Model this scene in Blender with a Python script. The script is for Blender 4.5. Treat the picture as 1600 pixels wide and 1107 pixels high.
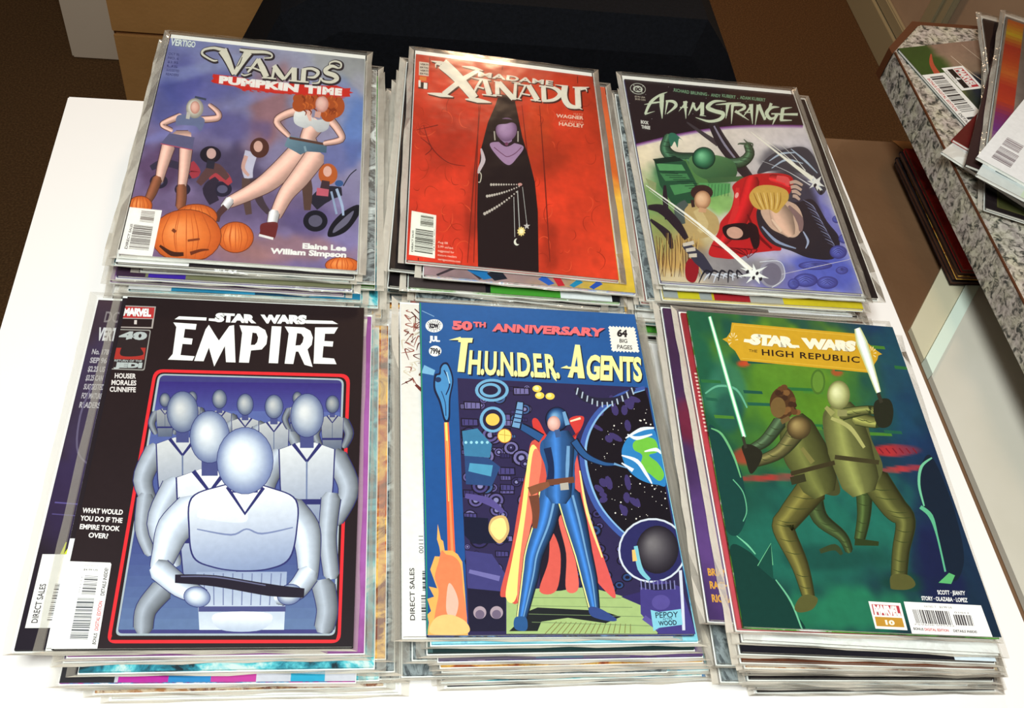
import bpy, math, random
import numpy as np
from mathutils import Matrix, Vector
SC = bpy.context.scene
for o in list(bpy.data.objects): bpy.data.objects.remove(o)
rnd = random.Random(7)

# ---------------------------------------------------------------- camera, world, lights, exposure
CAMH = 0.61376
R2 = Vector((0.98667395, -0.0829008, 0.14000705))
U2 = Vector((-0.01920754, 0.79510995, 0.60616106))
FW = Vector((0.16157223, 0.60077252, -0.78292196))
cam_d = bpy.data.cameras.new('camera'); cam = bpy.data.objects.new('camera', cam_d)
SC.collection.objects.link(cam); SC.camera = cam
cam_d.sensor_width = 36; cam_d.lens = 1543.35/1600*36; cam_d.clip_start = .01
m = Matrix.Identity(4)
for i in range(3):
    m[i][0] = R2[i]; m[i][1] = U2[i]; m[i][2] = -FW[i]
m.translation = (0, 0, CAMH)
cam.matrix_world = m

w = bpy.data.worlds.new('world'); SC.world = w; w.use_nodes = True
w.node_tree.nodes['Background'].inputs[0].default_value = (1.0, .86, .72, 1)
w.node_tree.nodes['Background'].inputs[1].default_value = .17

def area(name, loc, target, size, power, col):
    d = bpy.data.lights.new(name, 'AREA'); d.size = size; d.energy = power; d.color = col
    o = bpy.data.objects.new(name, d); SC.collection.objects.link(o)
    o.location = loc
    o.rotation_euler = (Vector(target)-Vector(loc)).to_track_quat('-Z', 'Y').to_euler()
    return o
area('ceiling_lamp', (-.05, -.05, 1.25), (.1, .42, 0), .35, 21.5, (.93, 1.0, .97))
area('room_lamp', (.55, 3.1, 1.5), (.2, .7, 0), .25, 24, (1.0, .66, .40))
SC.view_settings.view_transform = 'Standard'
SC.view_settings.look = 'None'
SC.view_settings.exposure = 0.0
SC.view_settings.gamma = 1.0
SC.view_settings.use_curve_mapping = False

# ---------------------------------------------------------------- helpers
def lin(c):
    out = []
    for v in c[:3]:
        v = v/255.0
        out.append(v/12.92 if v <= .04045 else ((v+.055)/1.055)**2.4)
    return out
def mat(name, col=(200, 200, 200), rough=.5, spec=.5, metal=0, lum=1.0):
    mt = bpy.data.materials.new(name); mt.use_nodes = True
    b = mt.node_tree.nodes['Principled BSDF']
    c = [x*lum for x in lin(col)]
    b.inputs['Base Color'].default_value = (*c, 1)
    b.inputs['Roughness'].default_value = rough
    b.inputs['Specular IOR Level'].default_value = spec
    b.inputs['Metallic'].default_value = metal
    return mt
def nd(mt, t, **kw):
    n = mt.node_tree.nodes.new(t)
    for k, v in kw.items():
        if k in n.inputs: n.inputs[k].default_value = v
        else: setattr(n, k, v)
    return n
def lk(mt, a, b): mt.node_tree.links.new(a, b)
def ramp(mt, stops, interp='LINEAR'):
    n = nd(mt, 'ShaderNodeValToRGB'); cr = n.color_ramp; cr.interpolation = interp
    while len(cr.elements) < len(stops): cr.elements.new(.5)
    for e, (p, c) in zip(cr.elements, stops):
        e.position = p; e.color = (*lin(c), 1)
    return n
def noisy(name, stops, scale, rough=.6, spec=.3, bump=0, detail=4, bscale=None, interp='LINEAR'):
    mt = mat(name, rough=rough, spec=spec)
    b = mt.node_tree.nodes['Principled BSDF']
    tc = nd(mt, 'ShaderNodeTexCoord')
    n = nd(mt, 'ShaderNodeTexNoise', Scale=scale, Detail=detail)
    lk(mt, tc.outputs['Object'], n.inputs['Vector'])
    r = ramp(mt, stops, interp); lk(mt, n.outputs['Fac'], r.inputs['Fac'])
    lk(mt, r.outputs['Color'], b.inputs['Base Color'])
    if bump:
        n2 = nd(mt, 'ShaderNodeTexNoise', Scale=bscale or scale*3, Detail=3.0)
        lk(mt, tc.outputs['Object'], n2.inputs['Vector'])
        bp = nd(mt, 'ShaderNodeBump', Strength=bump, Distance=.002)
        lk(mt, n2.outputs['Fac'], bp.inputs['Height']); lk(mt, bp.outputs['Normal'], b.inputs['Normal'])
    return mt

def link(name, me, parent=None, loc=(0, 0, 0), rot=(0, 0, 0), kind=None):
    o = bpy.data.objects.new(name, me); SC.collection.objects.link(o)
    o.location = loc; o.rotation_euler = rot
    if parent: o.parent = parent
    if kind: o['kind'] = kind
    return o
def tag(o, label, cat, group=None):
    o['label'] = label; o['category'] = cat
    if group: o['group'] = group
    return o
def box_mesh(name, x0, x1, y0, y1, z0, z1, mats, bev=0):
    import bmesh
    bm = bmesh.new()
    bmesh.ops.create_cube(bm, size=1)
    for v in bm.verts:
        v.co = ((x0+x1)/2+v.co.x*(x1-x0), (y0+y1)/2+v.co.y*(y1-y0), (z0+z1)/2+v.co.z*(z1-z0))
    if bev:
        bmesh.ops.bevel(bm, geom=bm.edges[:], offset=bev, segments=2, affect='EDGES')
    me = bpy.data.meshes.new(name); bm.to_mesh(me); bm.free()
    for mm in (mats if isinstance(mats, list) else [mats]): me.materials.append(mm)
    if bev:
        for p in me.polygons: p.use_smooth = False
    return me
def prism(name, pts, z0, z1, mt, bev=0):
    import bmesh
    bm = bmesh.new()
    vs = [bm.verts.new((x, y, z0)) for x, y in pts]
    f = bm.faces.new(vs)
    ex = bmesh.ops.extrude_face_region(bm, geom=[f])
    for g in ex['geom']:
        if isinstance(g, bmesh.types.BMVert): g.co.z = z1
    bmesh.ops.recalc_face_normals(bm, faces=bm.faces)
    if bev:
        bmesh.ops.bevel(bm, geom=bm.edges[:], offset=bev, segments=2, affect='EDGES')
    me = bpy.data.meshes.new(name); bm.to_mesh(me); bm.free(); me.materials.append(mt)
    return me
def beam(name, p0, p1, r, mt, n=10):
    import bmesh
    p0, p1 = Vector(p0), Vector(p1)
    bm = bmesh.new()
    bmesh.ops.create_cone(bm, cap_ends=True, segments=n, radius1=r, radius2=r, depth=(p1-p0).length)
    q = (p1-p0).to_track_quat('Z', 'Y').to_matrix().to_4x4(); q.translation = (p0+p1)/2
    bmesh.ops.transform(bm, matrix=q, verts=bm.verts)
    me = bpy.data.meshes.new(name); bm.to_mesh(me); bm.free(); me.materials.append(mt)
    return me

# ---------------------------------------------------------------- materials
M_white = mat('white_laminate', (248, 243, 241), .42, .35)
M_whiteside = mat('white_laminate_edge', (225, 222, 216), .5, .3)
M_carpet = noisy('brown_carpet', [(.25, (72, 52, 34)), (.5, (90, 65, 42)), (.75, (110, 82, 54))], 260, .95, .05, .8, 5, 420)
M_wall = noisy('beige_wall_paint', [(.3, (176, 150, 126)), (.7, (188, 162, 136))], 8, .8, .15)
M_skirt = mat('cream_gloss_paint', (168, 156, 124), .4, .4)
M_card = noisy('brown_cardboard', [(.3, (132, 92, 50)), (.7, (144, 102, 58))], 14, .75, .15, .15, 4, 200)
M_card2 = noisy('darker_cardboard', [(.3, (128, 84, 46)), (.7, (140, 94, 54))], 14, .7, .2, .1, 4, 200)  # carton body, slightly darker brown than the flaps
M_tape = mat('tan_parcel_tape', (176, 128, 78), .3, .5)
M_film = noisy('glossy_brown_film', [(.3, (104, 76, 54)), (.7, (116, 86, 62))], 10, .22, .6, .6, 3, 40)
M_black = noisy('black_woven_fabric', [(.3, (10, 11, 15)), (.7, (16, 17, 22))], 300, .9, .1, .4)
M_blackpl = mat('black_plastic', (18, 18, 18), .45, .4)
M_wbox = noisy('white_board_box', [(.3, (204, 198, 184)), (.7, (212, 206, 194))], 12, .6, .3)
M_cream = noisy('cream_board', [(.3, (198, 192, 164)), (.7, (206, 198, 172))], 12, .55, .3)
M_ridge = mat('board_edge_highlight', (222, 236, 222), .4, .4)  # paler than the board: bright highlight on the fold put into the colour
M_offw = mat('off_white_card', (204, 186, 166), .7, .2)
M_paper = mat('white_paper_pages', (226, 224, 216), .8, .2)
M_board = mat('white_backing_board', (236, 238, 234), .55, .3)
M_sidewood = mat('brown_counter_edge', (88, 48, 24), .6, .3)

def granite():
    mt = mat('speckled_granite_laminate', rough=.32, spec=.5)
    b = mt.node_tree.nodes['Principled BSDF']
    tc = nd(mt, 'ShaderNodeTexCoord')
    no = nd(mt, 'ShaderNodeTexNoise', Scale=95.0, Detail=2.0); lk(mt, tc.outputs['Object'], no.inputs['Vector'])
    mx = nd(mt, 'ShaderNodeMix', data_type='VECTOR'); mx.inputs[0].default_value = .012
    lk(mt, tc.outputs['Object'], mx.inputs[4]); lk(mt, no.outputs['Color'], mx.inputs[5])
    n1 = nd(mt, 'ShaderNodeTexNoise', Scale=165.0, Detail=3.0, Roughness=.6, Distortion=.7)
    lk(mt, mx.outputs[1], n1.inputs['Vector'])
    r = ramp(mt, [(.32, (60, 66, 64)), (.40, (104, 102, 96)), (.46, (172, 164, 154)), (.54, (208, 200, 190)), (.62, (226, 218, 208)), (.8, (236, 230, 220))])
    lk(mt, n1.outputs['Fac'], r.inputs['Fac'])
    n2 = nd(mt, 'ShaderNodeTexNoise', Scale=60.0, Detail=2.0); lk(mt, tc.outputs['Object'], n2.inputs['Vector'])
    r2 = ramp(mt, [(.35, (176, 160, 166)), (.5, (205, 200, 190)), (.65, (196, 198, 164))])
    lk(mt, n2.outputs['Fac'], r2.inputs['Fac'])
    mm = nd(mt, 'ShaderNodeMix', data_type='RGBA', blend_type='MULTIPLY'); mm.inputs[0].default_value = .55
    lk(mt, r.outputs['Color'], mm.inputs[6]); lk(mt, r2.outputs['Color'], mm.inputs[7])
    lk(mt, mm.outputs[2], b.inputs['Base Color'])
    return mt
M_granite = granite()

def sleeve_mat(name, alpha, col, rough, bump):
    mt = bpy.data.materials.new(name); mt.use_nodes = True
    t = mt.node_tree; t.nodes.clear()
    out = nd(mt, 'ShaderNodeOutputMaterial')
    tr = nd(mt, 'ShaderNodeBsdfTransparent'); tr.inputs[0].default_value = (.97, .97, .96, 1)
    pb = nd(mt, 'ShaderNodeBsdfPrincipled'); pb.inputs['Base Color'].default_value = (*lin(col), 1)
    pb.inputs['Roughness'].default_value = rough; pb.inputs['Specular IOR Level'].default_value = .9
    mx = nd(mt, 'ShaderNodeMixShader')
    fr = nd(mt, 'ShaderNodeFresnel', IOR=1.5)
    ad = nd(mt, 'ShaderNodeMath', operation='ADD', use_clamp=True); ad.inputs[1].default_value = alpha
    lk(mt, fr.outputs[0], ad.inputs[0]); lk(mt, ad.outputs[0], mx.inputs[0])
    lk(mt, tr.outputs[0], mx.inputs[1]); lk(mt, pb.outputs[0], mx.inputs[2]); lk(mt, mx.outputs[0], out.inputs[0])
    if bump:
        tc = nd(mt, 'ShaderNodeTexCoord')
        n = nd(mt, 'ShaderNodeTexNoise', Scale=45.0, Detail=3.0); lk(mt, tc.outputs['Object'], n.inputs['Vector'])
        bp = nd(mt, 'ShaderNodeBump', Strength=bump, Distance=.004); lk(mt, n.outputs['Fac'], bp.inputs['Height'])
        lk(mt, bp.outputs['Normal'], pb.inputs['Normal'])
    return mt
def film_mat():
    mt = bpy.data.materials.new('clear_sleeve_film'); mt.use_nodes = True
    mt.node_tree.nodes.clear()
    out = nd(mt, 'ShaderNodeOutputMaterial'); tr = nd(mt, 'ShaderNodeBsdfTransparent'); gl = nd(mt, 'ShaderNodeBsdfGlossy', Roughness=.12)
    fr = nd(mt, 'ShaderNodeFresnel', IOR=1.45); mx = nd(mt, 'ShaderNodeMixShader')
    tc = nd(mt, 'ShaderNodeTexCoord'); n = nd(mt, 'ShaderNodeTexNoise', Scale=30.0, Detail=2.0); lk(mt, tc.outputs['Object'], n.inputs['Vector'])
    bp = nd(mt, 'ShaderNodeBump', Strength=.15, Distance=.004); lk(mt, n.outputs['Fac'], bp.inputs['Height']); lk(mt, bp.outputs['Normal'], gl.inputs['Normal'])
    lk(mt, fr.outputs[0], mx.inputs[0]); lk(mt, tr.outputs[0], mx.inputs[1]); lk(mt, gl.outputs[0], mx.inputs[2]); lk(mt, mx.outputs[0], out.inputs[0])
    return mt
M_clear = film_mat()
M_margin = sleeve_mat('milky_sleeve_margin', .10, (222, 212, 200), .10, .8)

def ink():
    mt = mat('printed_cover_ink', rough=.33, spec=.35)
    b = mt.node_tree.nodes['Principled BSDF']
    a = nd(mt, 'ShaderNodeAttribute', attribute_name='Col')
    tc = nd(mt, 'ShaderNodeTexCoord')
    n = nd(mt, 'ShaderNodeTexNoise', Scale=220.0, Detail=3.0); lk(mt, tc.outputs['Object'], n.inputs['Vector'])
    r = ramp(mt, [(.3, (246, 246, 246)), (.7, (255, 255, 255))]); lk(mt, n.outputs['Fac'], r.inputs['Fac'])
    mm = nd(mt, 'ShaderNodeMix', data_type='RGBA', blend_type='MULTIPLY'); mm.inputs[0].default_value = 1
    lk(mt, a.outputs['Color'], mm.inputs[6]); lk(mt, r.outputs['Color'], mm.inputs[7])
    lk(mt, mm.outputs[2], b.inputs['Base Color'])
    return mt
M_ink = ink()

def patch_print(name, cols, scale=28, seed=0.0):
    """loose comic-like colour patches for covers of which only slivers show"""
    mt = mat('printed_cover_'+name, rough=.3, spec=.4)
    b = mt.node_tree.nodes['Principled BSDF']
    tc = nd(mt, 'ShaderNodeTexCoord')
    mp = nd(mt, 'ShaderNodeMapping'); mp.inputs['Location'].default_value = (seed, seed*1.7, seed*.3)
    lk(mt, tc.outputs['Object'], mp.inputs['Vector'])
    n = nd(mt, 'ShaderNodeTexNoise', Scale=float(scale)*1.4, Detail=5.0, Distortion=.8, Roughness=.65)
    lk(mt, mp.outputs['Vector'], n.inputs['Vector'])
    k = len(cols)
    r = ramp(mt, [(.33+.34*(i+.5)/k, c) for i, c in enumerate(cols)], 'LINEAR')
    lk(mt, n.outputs['Fac'], r.inputs['Fac']); lk(mt, r.outputs['Color'], b.inputs['Base Color'])
    return mt
PR = {
 'teal': patch_print('teal', [(20, 40, 50), (40, 130, 150), (90, 190, 200), (200, 220, 215)], 26, 1),
 'purple': patch_print('purple', [(30, 20, 50), (90, 60, 130), (60, 50, 80), (150, 120, 160)], 24, 2),
 'violet': patch_print('violet', [(52, 38, 110), (70, 52, 140), (40, 30, 70)], 16, 3),
 'black': patch_print('black', [(22, 18, 20), (34, 28, 30), (16, 14, 18)], 16, 4),
 'darkgreen': patch_print('darkgreen', [(14, 34, 32), (20, 50, 46), (12, 24, 28)], 16, 5),
 'fire': patch_print('fire', [(90, 40, 20), (190, 90, 30), (240, 190, 90), (120, 50, 30)], 22, 6),
 'magenta': patch_print('magenta', [(200, 60, 160), (150, 50, 150), (50, 150, 200), (220, 210, 220)], 50, 7),
 'orchid': patch_print('orchid', [(150, 80, 150), (160, 92, 162), (140, 74, 140)], 10, 8),
 'white': patch_print('white', [(222, 222, 218), (232, 232, 228), (210, 206, 200)], 20, 9),
 'yellow': patch_print('yellow', [(214, 190, 40), (224, 204, 60), (206, 176, 40)], 12, 10),
 'orange': patch_print('orange', [(190, 70, 20), (216, 110, 30), (226, 170, 50), (236, 200, 80)], 9, 11),
 'rose': patch_print('rose', [(70, 50, 60), (200, 160, 170), (170, 130, 140), (60, 120, 200), (210, 200, 180)], 34, 12),
 'green': patch_print('green', [(20, 26, 24), (60, 130, 40), (84, 160, 50), (220, 220, 215)], 18, 13),
 'navy': patch_print('navy', [(24, 34, 80), (40, 60, 130), (20, 22, 40), (90, 130, 180)], 26, 14),
 'brown': patch_print('brown', [(96, 52, 34), (110, 60, 38), (84, 46, 30)], 12, 15),
 'tan': patch_print('tan', [(190, 130, 80), (230, 210, 180), (130, 70, 50), (210, 170, 120)], 40, 16),
 'red': patch_print('red', [(150, 30, 30), (176, 44, 40), (110, 20, 26)], 18, 17),
 'pink': patch_print('pink', [(206, 90, 96), (186, 70, 80), (214, 110, 110)], 14, 18),
 'grey': patch_print('grey', [(90, 96, 100), (140, 150, 152), (60, 66, 70), (190, 200, 200)], 34, 19),
 'cyan': patch_print('cyan', [(120, 196, 214), (150, 214, 226), (70, 150, 190)], 16, 20),
 'lilac': patch_print('lilac', [(120, 80, 140), (150, 110, 160), (96, 66, 120)], 14, 21),
}
# ---------------------------------------------------------------- setting
FLOORZ = -.75
link('floor', box_mesh('floor', -3, 1.305, -1.2, 3.4, FLOORZ-.02, FLOORZ, M_carpet), kind='structure')
link('wall_right', box_mesh('wall_right', 1.305, 1.40, -1.2, 3.4, FLOORZ-.02, 1.7, M_wall), kind='structure')
link('wall_back', box_mesh('wall_back', -3, 1.40, 3.4, 3.5, FLOORZ-.02, 1.7, M_wall), kind='structure')
bb = link('baseboard_right', box_mesh('baseboard_right', 1.285, 1.305, -1.2, 3.4, FLOORZ, FLOORZ+.078, M_skirt, .001), kind='structure')
link('moulding', box_mesh('moulding', 1.292, 1.305, -1.2, 3.4, FLOORZ+.080, FLOORZ+.112, M_skirt, .003), bb)
tr = link('trim_1', box_mesh('trim_1', 1.289, 1.305, 1.835, 1.915, FLOORZ+.113, 1.7, M_skirt, .002), kind='structure')
link('bead', box_mesh('bead', 1.284, 1.2895, 1.865, 1.885, FLOORZ+.113, 1.7, M_skirt, .001), tr)

# ---------------------------------------------------------------- white table
XL, XR, YB, YF = -.2562, .4765, .7553, .06
t = link('table', None, loc=((XL+XR)/2, (YB+YF)/2, FLOORZ))
tag(t, 'white laminate table carrying the six tall stacks of comic books', 'table')
cx, cy = t.location.x, t.location.y
link('tabletop', box_mesh('tabletop', XL-cx, XR-cx, YF-cy, YB-cy, -FLOORZ-.018, -FLOORZ, M_white, .0012), t)
for sx in (-1, 1):
    for sy in (-1, 1):
        lx, ly = sx*((XR-XL)/2-.04), sy*((YB-YF)/2-.04)
        link('leg', box_mesh('leg', lx-.02, lx+.02, ly-.02, ly+.02, 0, -FLOORZ-.018, M_whiteside, .002), t)

# ---------------------------------------------------------------- things behind the table
t = link('cardboard_box', None, loc=(.0, 1.19, FLOORZ))
tag(t, 'large brown open cardboard carton behind the back left corner of the table', 'box')
link('carton_body', box_mesh('carton_body', -.272, .28, -.19, .19, 0, .649, M_card2, .003), t)
link('flap', box_mesh('flap', -.272, .28, -.194, -.189, .6495, .86, M_card, .001), t)
link('flap', box_mesh('flap', -.2715, -.215, -.1935, -.1905, .52, .645, M_card, .001), t)
link('parcel_tape', box_mesh('parcel_tape', -.16, .20, -.1915, -.1902, .50, .55, M_tape), t)

t = link('white_box', None, loc=(-.57, 1.9, FLOORZ))
tag(t, 'plain off-white box standing on the carpet left of the brown carton', 'box')
link('box_body', box_mesh('box_body', -.012, .40, -.10, .35, 0, .9, M_offw, .004), t)
link('lid', box_mesh('lid', -.018, .406, -.106, .356, .9, .97, M_offw, .004), t)

def cushion(name, pts, z0, z1, r, mt):
    import bmesh
    bm = bmesh.new()
    vs = [bm.verts.new((x, y, z0)) for x, y in pts]
    f = bm.faces.new(vs)
    ex = bmesh.ops.extrude_face_region(bm, geom=[f])
    for g in ex['geom']:
        if isinstance(g, bmesh.types.BMVert): g.co.z = z1
    bmesh.ops.recalc_face_normals(bm, faces=bm.faces)
    bmesh.ops.bevel(bm, geom=bm.edges[:], offset=r, segments=4, affect='EDGES')
    me = bpy.data.meshes.new(name); bm.to_mesh(me); bm.free(); me.materials.append(mt)
    for p in me.polygons: p.use_smooth = True
    return me
t = link('fabric_bag', None, loc=(.17, .93, FLOORZ))
tag(t, 'big black cloth bag standing on the carpet behind the middle of the table', 'bag')
def bag_body():
    import bmesh
    bm = bmesh.new()
    prof = [(-.47, 0), (.40, 0), (.41, .40), (.305, .63), (.225, .76), (.19, .80), (-.20, .80), (-.245, .77), (-.315, .63), (-.42, .40)]
    fr = [bm.verts.new((x, -.055, z)) for x, z in prof]; bk = [bm.verts.new((x, .045, z)) for x, z in prof]
    mid = [bm.verts.new((x*.93+.0, -.075, .35+(z-.35)*.93)) for x, z in prof]
    n = len(prof)
    bm.faces.new(mid); bm.faces.new(bk[::-1])
    for i in range(n):
        j = (i+1) % n
        bm.faces.new((mid[j], mid[i], fr[i], fr[j])); bm.faces.new((fr[j], fr[i], bk[i], bk[j]))
    bmesh.ops.recalc_face_normals(bm, faces=bm.faces)
    me = bpy.data.meshes.new('bag_body'); bm.to_mesh(me); bm.free(); me.materials.append(M_black)
    return me
link('bag_body', bag_body(), t)
link('zip', box_mesh('zip', -.17, .16, -.008, .008, .8, .803, M_blackpl, .001), t)

# brown carton beside the table, film-wrapped, with a white folded board on it
t = link('film_wrapped_carton', None, loc=(.63, .45, FLOORZ))
tag(t, 'glossy dark brown film-wrapped carton beside the right table edge, under the counter', 'box')
link('carton_body', box_mesh('carton_body', -.145, .13, -.40, .348, 0, .72, M_film, .003), t)
link('parcel_tape', prism('parcel_tape', [(-.052, .347), (-.012, .347), (-.006, .315), (-.028, .305)], .7202, .7206, M_tape), t)
link('parcel_tape', prism('parcel_tape', [(-.012, .347), (.11, .347), (.11, .322), (-.010, .322)], .7202, .7206, M_tape), t)
FT = FLOORZ+.7207
def P(x, y): return (x, y)
t = link('folded_white_board', None, loc=(.56, .5, FT))
tag(t, 'white folded board lying aslant on the dark brown carton at the right', 'board')
link('cream_flap', prism('cream_flap', [(-.058, .028), (.09, .219), (.12, .206), (-.058, -.008)], 0, .006, M_cream), t)
link('crease', prism('crease', [(-.058, -.0085), (.12, .2055), (.12, .188), (-.058, -.026)], 0, .009, M_ridge), t)
link('panel', prism('panel', [(-.058, -.0265), (.12, .1875), (.14, -.345), (-.058, -.345)], 0, .0065, M_wbox), t)

# ---------------------------------------------------------------- granite counter
CX, CT = .5425, .066
t = link('granite_counter', None, loc=(CX, .3, CT))
tag(t, 'grey speckled granite-look worktop rising at the right of the table', 'counter')
link('worktop', prism('worktop', [(0, -1.1), (0, .520), (.0465, .572), (.50, .578), (.50, -1.1)], -.036, 0, M_granite, .0015), t)
link('edge_strip', prism('edge_strip', [(0, .521), (0, .532), (.044, .583), (.50, .589), (.50, .579), (.046, .573)], -.036, -.004, M_sidewood), t)
link('edge_line', box_mesh('edge_line', -.0004, .0012, -1.09, .518, -.0012, .0003, M_sidewood), t)
link('support_panel', box_mesh('support_panel', .34, .36, -1.0, .55, FLOORZ-CT, -.0365, M_skirt), t)
# ---------------------------------------------------------------- printed covers: flat print drawn as thin coloured shapes
CW, CL = .168, .258
def homography(src, dst):
    A = []
    for (x, y), (u, v) in zip(src, dst):
        A.append([x, y, 1, 0, 0, 0, -u*x, -u*y]); A.append([0, 0, 0, x, y, 1, -v*x, -v*y])
    b = [c for p in dst for c in p]
    h = np.linalg.solve(np.array(A, float), np.array(b, float))
    return np.append(h, 1).reshape(3, 3)
_glyphs = {}
def glyphs(txt, bold, space):
    key = (txt, bold, space)
    if key not in _glyphs:
        cu = bpy.data.curves.new('lettering', 'FONT'); cu.body = txt; cu.size = 1; cu.offset = bold
        cu.space_character = space; cu.resolution_u = 3
        o = bpy.data.objects.new('lettering', cu); SC.collection.objects.link(o)
        dg = bpy.context.evaluated_depsgraph_get(); dg.update()
        me = bpy.data.meshes.new_from_object(o.evaluated_get(dg))
        V = [(v.co.x, v.co.y) for v in me.vertices]; F = [tuple(p.vertices) for p in me.polygons]
        bpy.data.objects.remove(o); bpy.data.curves.remove(cu); bpy.data.meshes.remove(me)
        xs = [v[0] for v in V]
        # cap height box: letters stretched from baseline 0 to cap height
        _glyphs[key] = (V, F, min(xs), max(xs), 0.0, .73)
    return _glyphs[key]
def cat_rom(pts, closed=True, n=6):
    P_ = [np.array(p[:2], float) for p in pts]; out = []; N = len(P_)
    for i in range(N if closed else N-1):
        p0 = P_[(i-1) % N] if closed or i > 0 else P_[i]
        p1, p2 = P_[i], P_[(i+1) % N]
        p3 = P_[(i+2) % N] if closed or i+2 < N else P_[i+1]
        for k in range(n):
            t_ = k/n
            q = .5*((2*p1)+(-p0+p2)*t_+(2*p0-5*p1+4*p2-p3)*t_*t_+(-p0+3*p1-3*p2+p3)*t_**3)
            out.append((q[0], q[1]))
    if not closed: out.append(tuple(P_[-1]))
    return out
def clip_rect(poly, W, L):
    for ax, lim, sgn in ((0, 0, 1), (0, W, -1), (1, 0, 1), (1, L, -1)):
        out = []
        for i in range(len(poly)):
            a, b = poly[i-1], poly[i]
            ia, ib = sgn*(a[ax]-lim) >= 0, sgn*(b[ax]-lim) >= 0
            if ia != ib:
                t_ = (lim-a[ax])/(b[ax]-a[ax]); out.append((a[0]+t_*(b[0]-a[0]), a[1]+t_*(b[1]-a[1])))
            if ib: out.append(b)
        poly = out
        if len(poly) < 3: return []
    return poly
def noise2(nx, ny, seed, octs=((6, 1), (13, .5), (29, .3))):
    r = np.random.RandomState(seed); tot = np.zeros((ny, nx)); s = 0
    for k, a in octs:
        g = r.rand(k+2, k+2); yy = np.linspace(0, k, ny); xx = np.linspace(0, k, nx)
        yi = yy.astype(int); xi = xx.astype(int); fy = (yy-yi)[:, None]; fx = (xx-xi)[None]
        fy = fy*fy*(3-2*fy); fx = fx*fx*(3-2*fx)
        v = (g[yi][:, xi]*(1-fy)*(1-fx)+g[yi+1][:, xi]*fy*(1-fx)+g[yi][:, xi+1]*(1-fy)*fx+g[yi+1][:, xi+1]*fy*fx)
        tot += a*v; s += a
    return tot/s
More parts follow.
